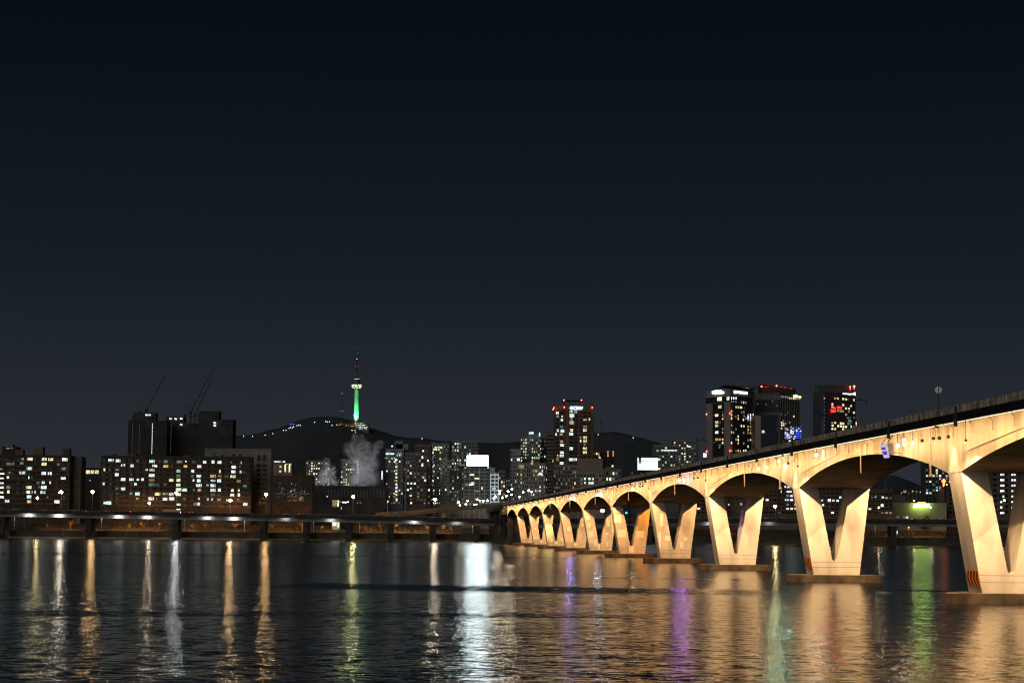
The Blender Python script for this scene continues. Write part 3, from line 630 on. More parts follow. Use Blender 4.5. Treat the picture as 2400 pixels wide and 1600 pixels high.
# ================================================================== BUILDINGS
def footprint(x0, x1, Y, depth):
    A = P(x0, 1150, Y); B = P(x1, 1150, Y); return [(A.x,Y),(B.x,Y),(B.x,Y+depth),(A.x,Y+depth)]
def ztop(px, py, Y): return P(px, py, Y).z
class Bld:
    def __init__(s, name, label, x0, x1, yt, Y, depth, wm, cat='building', z0=8.0, corners=None, group=None):
        # corners: (left px, dY), (mid px, dY), (right px, dY) for a building seen at its corner
        if corners:
            pts = [P(px, 1150, Y+dy) for px, dy in corners]
            l, m, r = [(p.x,p.y) for p in pts]; s.poly = [l, m, r, (l[0]+r[0]-m[0], l[1]+r[1]-m[1])]
            s.faces = [(l, m), (m, r)]
        else:
            s.poly = footprint(x0, x1, Y, depth); s.faces = [(s.poly[0], s.poly[1])]
        s.Y = Y; s.zt = ztop((x0+x1)/2, yt, Y); s.z0 = z0; s.x0, s.x1, s.yt = x0, x1, yt; s.nwin = 0; s.dark = MB(); s.extra = {}; s.xmb = MB()
        cx = sum(p[0] for p in s.poly)/4; cyy = sum(p[1] for p in s.poly)/4
        s.root = thing(name, label, cat, (cx, cyy, z0), group)
        b = MB(); b.prism(s.poly, z0, s.zt)
        c = [(cx+(p[0]-cx)*.985, cyy+(p[1]-cyy)*.985) for p in s.poly]
        s.wall = build('wall', b, wm, s.root)
        b = MB()
        for i in range(4):                       # roof parapet
            p, q = s.poly[i], s.poly[(i+1)%4]; b.bar((p[0],p[1],s.zt+.35), (q[0],q[1],s.zt+.35), .5, .9)
        build('roof_parapet', b, wm, s.root)
    def box_px(s, name, x0, x1, yt, m, back=1.5, depth=9, zb=None):          # extra block on the roof or front
        Y = s.Y+back; A = P(x0, yt, Y); B = P(x1, yt, Y)
        b = MB(); b.box(A.x, B.x, Y, Y+depth, s.zt if zb is None else zb, (A.z+B.z)/2); return build(name, b, m, s.root)
    def win(s, px, py, w, h, k, face=0, name='window', d=.12, m=None):
        A, B = s.faces[face]; p = on_face(px, py, A, B); e = Vector((B[0]-A[0], B[1]-A[1])); L = e.length; e /= L
        dist = p.y; f = dist/FPX; cosv = max(.35, abs(e.x)); ww = w*f/cosv if face or len(s.faces) > 1 else w*f
        rz = math.atan2(e.y, e.x); n = Vector((e.y, -e.x))
        c = Vector((p.x + n.x*d*.5, p.y + n.y*d*.5, p.z)); s.nwin += 1
        return block(name, m or wmat(k), c, (ww, d, h*f), s.root, rz)
    def grid(s, cols, rows, lit, pal, seed, face=0, x0=None, x1=None, y0=None, y1=None, wf=.6, hf=.55, dark=True, clump=False, dim=0.0):
        rr = random.Random(seed); A, B = s.faces[face]
        A = Vector(A); B = Vector(B); e = B-A; L = e.length; e /= L; n = Vector((e.y, -e.x)); rz = math.atan2(e.y, e.x)
        u0 = 0 if x0 is None else (Vector(on_face(x0, 1100, A, B)[:2])-A).dot(e); u1 = L if x1 is None else (Vector(on_face(x1, 1100, A, B)[:2])-A).dot(e)
        zt = s.zt-.8 if y0 is None else P((s.x0+s.x1)/2, y0, A.y).z; zb = max(s.z0+3, 12) if y1 is None else P((s.x0+s.x1)/2, y1, A.y).z
        cw = (u1-u0)/cols; rh = (zt-zb)/rows
        colp = [rr.uniform(.3,1.7) for _ in range(cols)]
        for i in range(cols):
            for j in range(rows):
                u = u0+cw*(i+.5); z = zt-rh*(j+.5); c = A+e*u
                q_ = rr.random(); L_ = lit*(colp[i] if clump else 1)
                if q_ < L_ + dim*(1-L_):
                    k = rr.choice(pal) if q_ < L_ else rr.choice('dwdygada'); sc = rr.uniform(.55,1.0) if rr.random() < .5 else 1
                    if s.nwin < 98: block('window', wmat(k), (c.x+n.x*.05, c.y+n.y*.05, z), (cw*wf*sc, .14, rh*hf), s.root, rz); s.nwin += 1
                    else:
                        ex_ = s.extra.setdefault(k, len(s.extra)); a2 = e*(cw*wf*sc/2); h2 = rh*hf/2; nn = n*.12; p0, p1 = c-a2, c+a2
                        s.xmb.hexa([(p0.x+nn.x,p0.y+nn.y,z-h2),(p1.x+nn.x,p1.y+nn.y,z-h2),(p1.x,p1.y,z-h2),(p0.x,p0.y,z-h2)], [(p0.x+nn.x,p0.y+nn.y,z+h2),(p1.x+nn.x,p1.y+nn.y,z+h2),(p1.x,p1.y,z+h2),(p0.x,p0.y,z+h2)], ex_)
                elif dark:
                    h2 = rh*hf/2; a2 = e*(cw*wf/2); q = .05
                    pts = [c-a2, c+a2]; nn = n*q
                    s.dark.hexa([(pts[0].x+nn.x,pts[0].y+nn.y,z-h2),(pts[1].x+nn.x,pts[1].y+nn.y,z-h2),(pts[1].x,pts[1].y,z-h2),(pts[0].x,pts[0].y,z-h2)], [(pts[0].x+nn.x,pts[0].y+nn.y,z+h2),(pts[1].x+nn.x,pts[1].y+nn.y,z+h2),(pts[1].x,pts[1].y,z+h2),(pts[0].x,pts[0].y,z+h2)])
        return s
    def done(s):
        if s.xmb.v: tag(build('lit_window', s.xmb, [wmat(k) for k in s.extra], s.root), None, None, None, 'stuff')
        if s.dark.v: tag(build('unlit_window', s.dark, DARKGLASS, s.root), None, None, None, 'stuff')
        return s
BROWN = mat('brown apartment concrete', (.125,.105,.085), .9, .3, .12); TANW = mat('tan apartment concrete', (.22,.20,.17), .9, .2, .12); GREYW = mat('grey apartment concrete', (.20,.205,.20), .9, .2, .1)
PALEW = mat('pale apartment concrete', (.32,.33,.32), .9, .15, .1); DARKW = mat('dark unfinished concrete', (.05,.046,.042), .9, .3, .1); GREENW = mat('greenish end wall concrete', (.19,.20,.15), .9, .3, .15, streak=.4)
BRICK = mat('brown brick', (.085,.048,.032), .9, .3, .4); BLUEGL = mat('blue grey glass', (.05,.07,.085), .25, .3, .2); BLK = mat('near black cladding', (.03,.03,.033), .5, .3, .2)
LEDGE = mat('rust brown balcony rail', (.125,.08,.048), .85, .3, .3)
def to_px(cx, cy, x0, y0, k): return x0+cx/k, y0+cy/k
# ---- long apartment blocks on the left
A = Bld('apartment_block', 'long brown apartment block at the left edge of the photo', -130, 163, 1068, 1560, 13, mat('dark glazed apartment front', (.05,.04,.033), .8, .3, .15), 'apartment block')  # front is mostly dark glazing
k = 3.92
rowsA = [690,733,775,818,860,906,948,991,1036,1077]
for r_ in rowsA:
    py = 900+(r_+22)/k; q0 = P(-130,py,1560); q1 = P(163,py,1560)
    b = MB(); b.box(q0.x,q1.x,1560-.9,1560-.02,q1.z-.55,q1.z+.55); build('balcony', b, LEDGE, A.root)
for px in range(-118, 163, 13):
    q0 = P(px,1120,1560); b = MB(); b.box(q0.x-.12,q0.x+.12,1560-.85,1560-.01,10,A.zt); build('party_wall', b, LEDGE, A.root)
for c in ((275,686,50,28,'Y'),(407,688,45,30,'H'),(465,690,45,28,'Y'),(595,692,48,30,'W'),(208,686,22,22,'y'),(85,732,55,25,'g'),(125,730,12,25,'g'),(200,725,30,20,'c'),(405,733,45,28,'Y'),(537,736,20,22,'w'),
  (10,783,20,25,'y'),(270,772,48,32,'C'),(588,775,40,25,'w'),(20,825,40,25,'H'),(90,812,25,20,'g'),(205,813,55,28,'G'),(402,818,40,32,'C'),(458,820,35,30,'G'),(15,868,40,25,'G'),(73,855,20,22,'W'),(265,857,10,25,'W'),(295,857,15,20,'d'),(583,867,45,30,'W'),
  (15,913,35,28,'W'),(350,905,25,25,'g'),(397,903,25,25,'C'),(460,903,12,22,'C'),(15,952,40,30,'W'),(78,945,40,28,'w'),(265,948,50,32,'H'),(357,945,22,22,'d'),(402,948,50,32,'W'),(15,995,30,20,'W'),(77,987,22,30,'Y'),(258,990,35,25,'W'),(297,990,10,25,'W'),(323,990,10,25,'W'),(394,993,45,30,'G'),(543,995,15,18,'W'),
  (15,1040,40,30,'W'),(265,1033,45,32,'C'),(437,1037,12,15,'g'),(588,1037,25,25,'a'),(65,1073,40,28,'C'),(268,1077,35,25,'Y'),(523,1080,45,30,'W')):
    A.win(c[0]/k, 900+c[1]/k, c[2]/k, c[3]/k*.92, c[4])
for r_ in rowsA:
    for cx in range(6, 640, 51):
        if rnd.random() < .5: A.win(cx/k, 900+r_/k, 8.5, 5, 'p', m=DARKGLASS, d=.08) if A.nwin < 98 else None
for a_, b_, c_ in ((36,54,1053),(78,101,1047),(145,163,1050)): A.box_px('roof_house', a_, b_, c_, BROWN, 3, 7)
A.done()
b = MB(); q0 = P(163,1069,1572); q1 = P(191,1071,1572)
o = thing('apartment_block', 'plain greenish windowless gable wing beside the leftmost apartment block', 'apartment block', (q0.x,1578,8))
b.box(q0.x,q1.x,1572,1590,8,q1.z); build('wall', b, GREENW, o); b = MB(); b.box(q0.x+1,q1.x-1,1573,1588,q1.z,q1.z+.8); build('roof_parapet', b, GREENW, o)
Z = Bld('apartment_block', 'distant block with a small lit dome roof behind the left apartments', 2, 36, 1048, 2300, 20, DARKW); Z.box_px('roof_dome', 8, 30, 1041, GREYW, 2, 12); Z.win(19,1050,9,3,'y'); Z.win(28,1049,3,3,'y'); Z.done()
Z = Bld('office_building', 'low dark building with one bright strip of windows between the two long blocks', 190, 236, 1098, 1700, 20, DARKW)
for i in range(4): Z.win(195.5+i*10.5, 1105.5, 8.6, 8, 'Y')
Z.win(211,1125,2,2,'W'); Z.win(203,1115,1.6,1.6,'w'); Z.done()
Bk = Bld('apartment_block', 'very long brown apartment block with many lit windows below the unfinished towers', 235, 588, 1071, 1545, 13, mat('dark glazed apartment front', (.05,.04,.033)), 'apartment block')
k = 3.4087
for j in range(10):
    q0 = P(235, 840+(833+37.6*j)/k, 1545); q1 = P(588, 840+(847+37.2*j)/k, 1545); zz = (q0.z+q1.z)/2
    b = MB(); b.hexa([(q0.x,1544.1,q0.z-.5),(q1.x,1544.1,q1.z-.5),(q1.x,1544.98,q1.z-.5),(q0.x,1544.98,q0.z-.5)], [(q0.x,1544.1,q0.z+.5),(q1.x,1544.1,q1.z+.5),(q1.x,1544.98,q1.z+.5),(q0.x,1544.98,q0.z+.5)]); build('balcony', b, LEDGE, Bk.root)
for px in range(247, 588, 16):
    q0 = P(px,1120,1545); b = MB(); b.box(q0.x-.12,q0.x+.12,1544.15,1544.99,10,Bk.zt); build('party_wall', b, LEDGE, Bk.root)
for c in ((205,812,42,24,'C'),(262,815,36,24,'G'),(418,817,20,18,'d'),(533,819,44,26,'C'),(597,818,12,14,'d'),(643,821,34,26,'g'),(752,824,44,22,'w'),(803,820,10,12,'W'),(868,825,28,20,'d'),(953,827,26,24,'G'),(1022,825,26,26,'B'),(1072,829,32,24,'G'),(1247,830,14,22,'y'),(1165,828,10,20,'d'),
  (290,852,10,18,'W'),(312,850,10,20,'W'),(373,855,28,24,'L'),(548,855,24,20,'W'),(567,858,12,20,'W'),(643,859,38,20,'A'),(689,859,18,18,'a'),(800,861,28,20,'A'),(911,861,34,22,'W'),(1186,866,34,24,'C'),(1235,862,14,14,'d'),
  (153,887,14,22,'C'),(194,887,10,16,'g'),(256,888,34,14,'w'),(490,887,16,18,'W'),(533,890,40,24,'Y'),(746,897,34,24,'G'),(860,899,24,24,'C'),(1075,901,12,26,'W'),(1183,903,34,26,'C'),(1242,904,18,22,'C'),(1270,906,10,16,'d'),
  (254,926,34,24,'W'),(368,926,16,20,'a'),(530,932,44,26,'B'),(744,936,34,22,'g'),(857,938,20,20,'g'),(907,938,38,24,'G'),(1020,938,46,24,'O'),(1075,938,34,22,'o'),(1130,940,34,20,'d'),(1180,941,42,24,'H'),
  (302,964,36,24,'G'),(368,965,34,22,'G'),(420,966,20,16,'W'),(457,964,20,22,'W'),(530,970,44,22,'o'),(688,970,38,24,'Y'),(745,970,34,26,'Y'),(865,972,14,18,'W'),(908,974,32,26,'W'),(1020,974,36,18,'G'),(1069,975,30,26,'C'),(1225,978,32,18,'O'),
  (147,998,16,22,'C'),(205,998,10,14,'d'),(400,1002,20,22,'C'),(368,1000,20,20,'a'),(530,1006,44,24,'c'),(575,1008,30,22,'d'),(640,1005,26,20,'d'),(744,1009,36,24,'G'),(907,1012,46,24,'C'),(976,1010,14,14,'W'),(1020,1013,42,26,'W'),(1275,1016,30,20,'c'),
  (255,1038,30,22,'g'),(303,1040,36,24,'G'),(745,1046,44,26,'H'),(795,1048,38,24,'C'),(866,1048,14,18,'g'),(912,1049,28,22,'O'),(1020,1050,40,26,'G'),(1071,1049,22,24,'C'),(1175,1052,22,24,'Y'),(1226,1052,14,18,'Y'),
  (366,1077,24,20,'w'),(417,1079,36,26,'G'),(577,1081,42,24,'Y'),(637,1080,40,18,'y'),(688,1082,40,24,'H'),(745,1084,36,24,'H'),(1020,1086,34,22,'g'),(1173,1090,32,24,'W'),(1227,1088,18,26,'W'),
  (525,1116,44,30,'W'),(637,1120,34,22,'W'),(690,1118,40,24,'W'),(908,1118,12,18,'Y'),(978,1123,14,20,'W'),(1013,1124,10,18,'W'),(1068,1124,30,16,'w'),(1140,1130,30,16,'Y'),
  (157,1152,20,20,'W'),(190,1151,40,28,'C'),(745,1165,30,18,'C'),(880,1160,34,20,'w'),(905,1160,22,24,'W'),(1278,1163,34,22,'C')):
    Bk.win(200+c[0]/k, 840+c[1]/k, c[2]/k, c[3]/k*.92, c[4])
for j in range(10):
    for cx in range(150, 1300, 54):
        w_, h_ = 8.6, 5.2; px, py = 200+cx/k, 840+(813+37.5*j+cx*.013)/k
        p_ = on_face(px, py, *Bk.faces[0]); f_ = 1545/FPX
        Bk.dark.box(p_.x-w_*f_/2, p_.x+w_*f_/2, 1544.95, 1544.999, p_.z-h_*f_/2, p_.z+h_*f_/2)
for a_, b_, c_ in ((262,270,1063),(300,318,1064),(430,446,1066)): Bk.box_px('roof_house', a_, b_, c_, BROWN, 3, 6)
Bk.done()
# ---- arched-top building behind the long block
Z = Bld('apartment_block', 'brown end building with a row of arched openings in its top storey', 478, 634, 1053, 1575, 16, TANW, 'apartment block')
def arch_mb(cx, ytop, ybot, w, Y):
    p = P(cx, ybot, Y); q = P(cx, ytop, Y); hw = w*Y/FPX/2; h = q.z-p.z-hw; n = 10
    pts = [(p.x-hw,p.z),(p.x+hw,p.z)] + [(p.x+hw*math.cos(math.pi*i/n), p.z+h+hw*math.sin(math.pi*i/n)) for i in range(n+1)]
    b = MB(); kk = len(pts); yf, yb_ = Y-.12, Y-.005
    b.v += [(x,yf,z) for x, z in pts] + [(x,yb_,z) for x, z in pts]; b.f.append(tuple(range(kk))); b.m.append(0)
    for i in range(kk): j = (i+1) % kk; b.f.append((i, kk+i, kk+j, j)); b.m.append(0)
    return b
for cx, yt, yb, w in ((505,1061,1073,11),(522,1065,1075,11),(548,1063,1075,11),(563,1063,1075,10),(607,1065,1079,9),(620,1065,1079,9)): build('arched_opening', arch_mb(cx,yt,yb,w,1575), DARKGLASS, Z.root)
for j in range(9):
    for px in (606, 620): Z.win(px, 1090+j*11, 9, 6, 'p', m=DARKGLASS, d=.08)
Z.box_px('roof_house', 600, 634, 1051, TANW, 4, 9); Z.win(507,1066,3,2,'w'); Z.done()
# ---- brick building with three tall arches
Z = Bld('brick_building', 'low brown brick building with three tall arched windows', 640, 731, 1116, 1540, 22, BRICK)
for cx in (656.4, 685, 713):
    g = build('arched_window', arch_mb(cx,1127,1175,24,1540), DARKGLASS, Z.root)
    for yy, m_ in ((1156,GREYW),(1141 if cx > 700 else 1168,BRICK)):
        q = P(cx,yy,1540); b = MB(); b.box(q.x-3.6,q.x+3.6,1539.7,1539.86,q.z-.5,q.z+.5); build('spandrel', b, m_, g)
rr = random.Random(4)
for _ in range(34): Z.win(rr.choice((656.4,685,713))+rr.uniform(-10,10), rr.uniform(1131,1174), rr.uniform(.7,2.2), rr.uniform(.7,1.5), rr.choice('wCwWd'), d=.3)  # tiny glowing chips stand in for lights reflected in the arch glass
Z.done()
# ---- crown-lit block
Z = Bld('apartment_block', 'apartment block with glowing roof crown behind the brick arches', 633, 668, 1080, 1950, 14, TANW)
for px, py, w, h, c in ((636.5,1093,3.6,5,'Y'),(657.5,1093,4,4.5,'Y'),(636,1109,5,5,'H'),(657,1104,4.5,4,'H'),(650.5,1081,15,3,'W'),(665.5,1081,6,3,'W')): Z.win(px,py,w,h,c)
Z.done()
Z = Bld('apartment_block', 'narrow block with two glowing vertical columns', 667, 684, 1086, 1930, 12, GREYW)
for px in (668.5, 678.5): Z.win(px,1097,3.2,18,'Y')
for px in (671, 680): Z.win(px,1087,5,1.5,'Y')
Z.done()
# ---- unfinished towers with cranes
def site_tower(label, x0, x1, yt, bx0, bx1, by, leds, wins, Y):
    Z = Bld('unfinished_tower', label, x0, x1, yt, Y, 30, DARKW, 'tower', group=None)
    Z.box_px('roof_core', bx0, bx1, by, DARKW, 3, 18); Z.box_px('roof_core', bx0-3, bx1-8, by+8, DARKW, 2, 22)
    for px, k_, c in leds:
        for j in range(18): Z.win(px-.1*j, 993+4.05*j, 1.5 if c == 'W' else 1.0, 2.4, c)
    for px, py in wins: Z.win(px, py, 3.2, 3.2, 'W', d=9.0)
    for px in range(int(x0)+6, int(x1)-3, 6):
        q = P(px,1000,Y); b = MB(); b.box(q.x-.25,q.x+.25,Y-.35,Y-.01,20,Z.zt-1); build('pilaster', b, mat('site pilaster', (.062,.057,.05), .9, .2, .2), Z.root)
    Z.done(); return Z
site_tower('unfinished dark tower with a dotted white work light column, leftmost of three', 296.8, 388, 986.7, 312, 365, 966, [(311,0,'d'),(327,0,'d'),(357.4,0,'W')], [(345,972.5),(352,972.5)], 2600)
site_tower('unfinished dark middle tower with a few white lights on its core', 388.6, 461, 992.5, 389, 432, 975, [(401.5,0,'d')], [(401,981),(413,981.7),(426,981),(426,995)], 2640)
site_tower('unfinished dark tower with stepped core, rightmost of three', 461, 542.6, 984, 467, 514, 962.6, [], [(504.6,991),(504.6,997)], 2580)
def crane(label, Y, mast, zb_px, tip, cab, ctr, apex):
    m_ = mat('dark crane steel', (.012,.011,.010), .6, .2, .5)
    cpos = P(*cab, Y); o = thing('tower_crane', label, 'crane', P(mast, zb_px, Y))
    b = MB(); base = P(mast, zb_px, Y)
    for dx, dy in ((-.9,-.9),(.9,-.9),(.9,.9),(-.9,.9)): b.bar((base.x+dx,base.y+dy,base.z), (cpos.x+dx,base.y+dy,cpos.z), .3, .3)
    n = 8
    for i in range(n):
        z0 = base.z+(cpos.z-base.z)*i/n; z1 = base.z+(cpos.z-base.z)*(i+1)/n; sg = 1 if i % 2 else -1
        b.bar((base.x-.9*sg,base.y-.9,z0), (base.x+.9*sg,base.y-.9,z1), .18, .18); b.bar((base.x-.9*sg,base.y+.9,z0), (base.x+.9*sg,base.y+.9,z1), .18, .18)
    build('mast', b, m_, o)
    t = P(*tip, Y); b = MB(); d = (t-cpos); side = Vector((0,.8,0)); upv = Vector((-.7,0,.7))*1.1
    for o1 in (side, -side, upv): b.bar(cpos+o1, t+o1*.4, .28, .28)
    n = 16
    for i in range(n):
        p0 = cpos+d*(i/n); p1 = cpos+d*((i+1)/n); b.bar(p0+side*(1-.6*i/n), p1+upv*(1-.6*i/n), .16, .16); b.bar(p0+upv*(1-.6*i/n), p1-side*(1-.6*i/n), .16, .16)
    build('jib', b, m_, o)
    c = P(*ctr, Y); ap = P(*apex, Y); b = MB(); b.bar(cpos, c, 1.6, .6); b.box(c.x-1.6,c.x+1.6,Y-1.2,Y+1.2,c.z-1.6,c.z+.8); build('counterweight', b, m_, o)
    b = MB(); b.bar(cpos+Vector((0,1,0)), ap, .4, .4); b.bar(c, ap, .35, .35); b.bar(ap, cpos+d*.75, .12, .12); build('back_stay', b, m_, o)
    b = MB(); b.box(cpos.x-1.5,cpos.x+1.5,Y-1.8,Y+1.2,cpos.z-1.0,cpos.z+1.8); build('cab', b, m_, o)
crane('luffing tower crane with thin raised jib on the leftmost unfinished tower', 2610, 343, 969, (388,880), (343.5,962), (327,964), (321,949))
crane('luffing tower crane with the longer raised jib above the middle unfinished tower', 2650, 447, 1000, (500,862), (447,968), (435,972), (432,943))
crane('luffing tower crane with the shorter raised jib just right of its neighbour', 2630, 458, 1000, (494,892), (457,975), (446,976), (443,948))
# ---- N tower
YT = 5350.0
tb = P(834.6, 990, YT); sc_ = YT/FPX
tower = thing('observation_tower', 'tall green lit observation tower with antenna on the hilltop', 'tower', tb)
TWM = mat('white tower concrete', (.6,.6,.58), .7, .1, .05)
zz = lambda py: P(835, py, YT).z - tb.z
b = MB(); b.lathe(tb, [(5.6,zz(992)),(5.3,zz(960)),(4.8,zz(930)),(4.5,zz(914)),(5.2,zz(912.5))], 20); build('shaft', b, TWM, tower, smooth=True)
b = MB(); b.lathe(tb, [(5.4,zz(912)),(9.5,zz(909)),(12,zz(906.5)),(12.2,zz(905.3)),(11.5,zz(904)),(12.0,zz(902)),(11.2,zz(900.6)),(9.6,zz(899)),(9.4,zz(893)),(7.5,zz(890)),(6.2,zz(888.6)),(6.0,zz(887)),(3.6,zz(885.5)),(3.2,zz(880))], 24)
pod = build('pod', b, mat('dark pod cladding', (.10,.11,.10), .5, .2, .1), tower)
def ring(py, r, h, m_, n=24, gap=0):
    b = MB()
    for j in range(n):
        if gap and j % gap == 0: continue
        a0, a1 = 2*math.pi*j/n, 2*math.pi*(j+.86)/n; z = tb.z+zz(py)
        f0 = lambda a, rr_: (tb.x+rr_*math.cos(a), tb.y+rr_*math.sin(a))
        q = [f0(a0,r), f0(a0,r+.4), f0(a1,r+.4), f0(a1,r)]; b.prism(q, z-h/2, z+h/2)
    return b
build('window_ring', ring(902.5,12.0,1.9,emit('tower white ring',(1,1,.85),2.6),26,5), emit('tower white ring',(1,1,.85),2.6), pod)
build('window_ring', ring(905.8,12.3,1.7,None,30,4), emit('tower yellow ring',(1,.95,.6),2.2), pod)
build('window_ring', ring(908.8,9.8,1.2,None,26,3), emit('tower yellow ring',(1,.95,.6),2.2), pod)
build('window_ring', ring(888.3,6.3,1.3,None,20,6), emit('tower pale ring',(1,1,.8),.9), pod)
b = MB(); z0 = tb.z+zz(880); zt_ = tb.z+zz(811)
for dx, dy in ((-1,-1),(1,-1),(1,1),(-1,1)): b.bar((tb.x+dx*2.6,tb.y+dy*2.6,z0), (tb.x+dx*.9,tb.y+dy*.9,tb.z+zz(848)), .7, .7)
n = 9
for i in range(n):
    t0, t1 = i/n, (i+1)/n; w0, w1 = 2.6-1.7*t0, 2.6-1.7*t1; h = tb.z+zz(848)-z0; sg = 1 if i % 2 else -1
    b.bar((tb.x-w0*sg,tb.y-w0,z0+h*t0), (tb.x+w1*sg,tb.y-w1,z0+h*t1), .5, .5); b.bar((tb.x-w0,tb.y-w0,z0+h*t0), (tb.x+w0,tb.y-w0,z0+h*t0), .5, .5)
b.tube((tb.x,tb.y,tb.z+zz(848)), (tb.x,tb.y,tb.z+zz(830)), 1.0, .8, 6); b.tube((tb.x,tb.y,tb.z+zz(830)), (tb.x,tb.y,zt_), .6, .3, 6)
build('antenna_mast', b, mat('red brown antenna steel', (.08,.05,.045), .6, .2, .2), tower)
RED = emit('red beacon', (1,.06,.04), 2.5, False); REDB = emit('strong red beacon', (1,.05,.03), 30, False)
for dx, py, m_ in ((1.5,814,RED),(1.5,828,RED),(0,841,emit('cyan white beacon',(.6,1,1),6)),(-3,858.5,RED),(3.4,858.5,RED),(-1.8,877.5,RED)):
    b = MB(); b.ball((tb.x+dx,tb.y-1.5,tb.z+zz(py)), .6, 8); build('beacon', b, m_, tower)
for a_ in (-120, -60, 200, -15):
    c = Vector((math.cos(R(a_)), math.sin(R(a_)), 0)); l = tb + c*24 + Vector((0,0,zz(987)))
    lamp('tower_uplight_beam', 'SPOT', l, 170000, (.06,1,.24), aim=tb+Vector((0,0,zz(935))), spot_size=R(110), spot_blend=.9, shadow_soft_size=1)
lamp('tower_base_glow', 'POINT', tb+Vector((0,-11,zz(984))), 2500, (1,.95,.35), shadow_soft_size=1)
# plaza building at its foot
Z = Bld('pavilion', 'terraced glass pavilion lit green and white at the foot of the hilltop tower', 832, 862, 991, 5235, 24, mat('pavilion concrete', (.10,.14,.12), .7, .2, .1), z0=P(845,1016,5235).z)
rr = random.Random(2)
for j, (xa, xb, py) in enumerate(((832,852,991.6),(834,858,996),(836,861,1000),(842,862,1004))):
    x = xa
    while x < xb: Z.win(x, py+rr.uniform(-.6,.6), rr.uniform(1.4,3.4), 1.5 if j else 1.9, rr.choice('GGCgHW' if j else 'WHW')); x += rr.uniform(2.2,3.8)
for px in (840, 848, 856): Z.win(px, 998, .9, 12, 'g', d=.5)
Z.done()
Z = Bld('pavilion', 'low orange lit pavilion on the hilltop left of the tower', 788, 831, 992.5, 5240, 14, mat('stone coloured by orange light', (.3,.12,.06), .8, .2, .1), z0=P(810,1008,5240).z)  # orange light is put into the wall's base colour
for px, py, w, h, c in ((794,997,6,3.5,'O'),(789,995,1.5,1.5,'W'),(799,993,2,1.5,'Y'),(804,999,3,2,'o'),(812,997.5,2.5,4,'O'),(816,997.5,1,4,'o'),(824,998,5,4,'o'),(828,998,3,3,'o')): Z.win(px,py,w,h,c)
Z.done()
# second mast
q = P(802.5, 985, 5255); o = thing('radio_mast', 'thin dark radio mast with red lights beside the green tower', 'mast', q); top = P(802.5, 916, 5255)
b = MB(); b.bar(q, top, .9, .9); b.bar(P(798.5,963,5255), P(804.5,963,5255), .6, .6); build('mast', b, DMET, o)
for px, py in ((801,922),(803.5,921.5),(799,963),(804.3,963)): b = MB(); b.ball(P(px,py,5250), .75, 8); build('beacon', b, RED, o)
q = P(1409.5, 1014, 4880); o = thing('radio_mast', 'faint dark lattice mast on the hill right of the beacon tower', 'mast', q); b = MB(); b.bar(q, P(1409.5,981,4880), 1.2, 1.2); b.bar(P(1409.5,995,4880), P(1409.5,981,4880), 3, 3); build('mast', b, HILLM, o)
# lamps along the hill path
RIDGE = [(543,1021),(574,1020),(602,1016),(627,1008),(653,1003),(676,994),(696,986.7),(719,979.5),(745,976.5),(780,975.5),(806,979),(824,985.5),(862,999.5),(900,1012),(1034,1033),(1402,1013.5),(1492,1023),(1517,1029)]
def hill_y(px, py, Yr=5300, span=950):
    for (xa,ya),(xb,yb) in zip(RIDGE, RIDGE[1:]):
        if xa <= px <= xb:
            r_ = ya+(yb-ya)*(px-xa)/(xb-xa); t_ = max(0, py-r_)/(1.25*(1237-r_)); return Yr - span*t_ - 22
    return Yr-22
HL = [(570.9,1021.8,'W'),(592,1021.9,'Y'),(621.4,1019,'Y'),(639.5,1015.6,'Y'),(664.5,1008,'W'),(670.5,1008,'W'),(677.5,1003,'C'),(681,1001,'C'),(685,1002,'C'),(688,999.5,'G'),(696,997,'Y'),(700,995.5,'W'),(704,996.7,'W'),(737.5,989,'W'),(763.5,987,'Y'),(767,988,'Y'),(772,987.8,'Y'),(778,996.5,'W'),(825,1008,'W'),(832,1008,'Y'),(833,1012,'o'),(1402,1018,'C'),(1484,1025.5,'W'),(989,1027.5,'W')]
b = MB(); q = P(*HL[0][:2], hill_y(*HL[0][:2])); b.tube((0,0,-6), (0,0,0), .25, n=5)
lp = thing('hill_lamp', 'small path lamp shining on the dark wooded hillside', 'lamp', q, 'lamps along the hillside path')
b = MB(); b.tube((q.x,q.y,q.z-9), q, .3, n=5); build('post', b, DMET, lp)
HM = {}
for c in 'WYCGo':
    b = MB(); b.ball((0,0,0), .9, 8); me = bpy.data.meshes.new('lamp_head'); me.from_pydata(b.v, [], b.f); me.materials.append(emit('hill lamp ' + {'W':'white','Y':'warm','C':'cyan','G':'green','o':'orange'}[c], WIN[c][0], 3.0 if c != 'o' else 1.0, False)); HM[c] = me
for i, (px, py, c) in enumerate(HL):
    if i: r_ = dup(lp, P(px, py, hill_y(px, py) if px < 1300 else hill_y(px, py, 4900, 550)))
    else: r_ = lp
    h = bpy.data.objects.new('lamp_head', HM[c]); COL.objects.link(h); h.parent = r_
lp['label'] = 'small path lamp shining on the dark wooded hillside'
b = MB(); q0 = P(678,994,5265); q1 = P(691,994,5265); o = thing('pavilion', 'tiny hillside station with a violet light bar and cyan lamps', 'building', (q0.x,5268,q0.z-9)); b.box(q0.x,q1.x,5265,5275,q0.z-14,q0.z-.8); build('wall', b, DARKW, o)
b = MB(); b.box(q0.x,q1.x,5264.4,5265,q0.z-.8,q0.z+.8); build('light_bar', b, emit('violet bar', (.25,.12,1), .8), o)
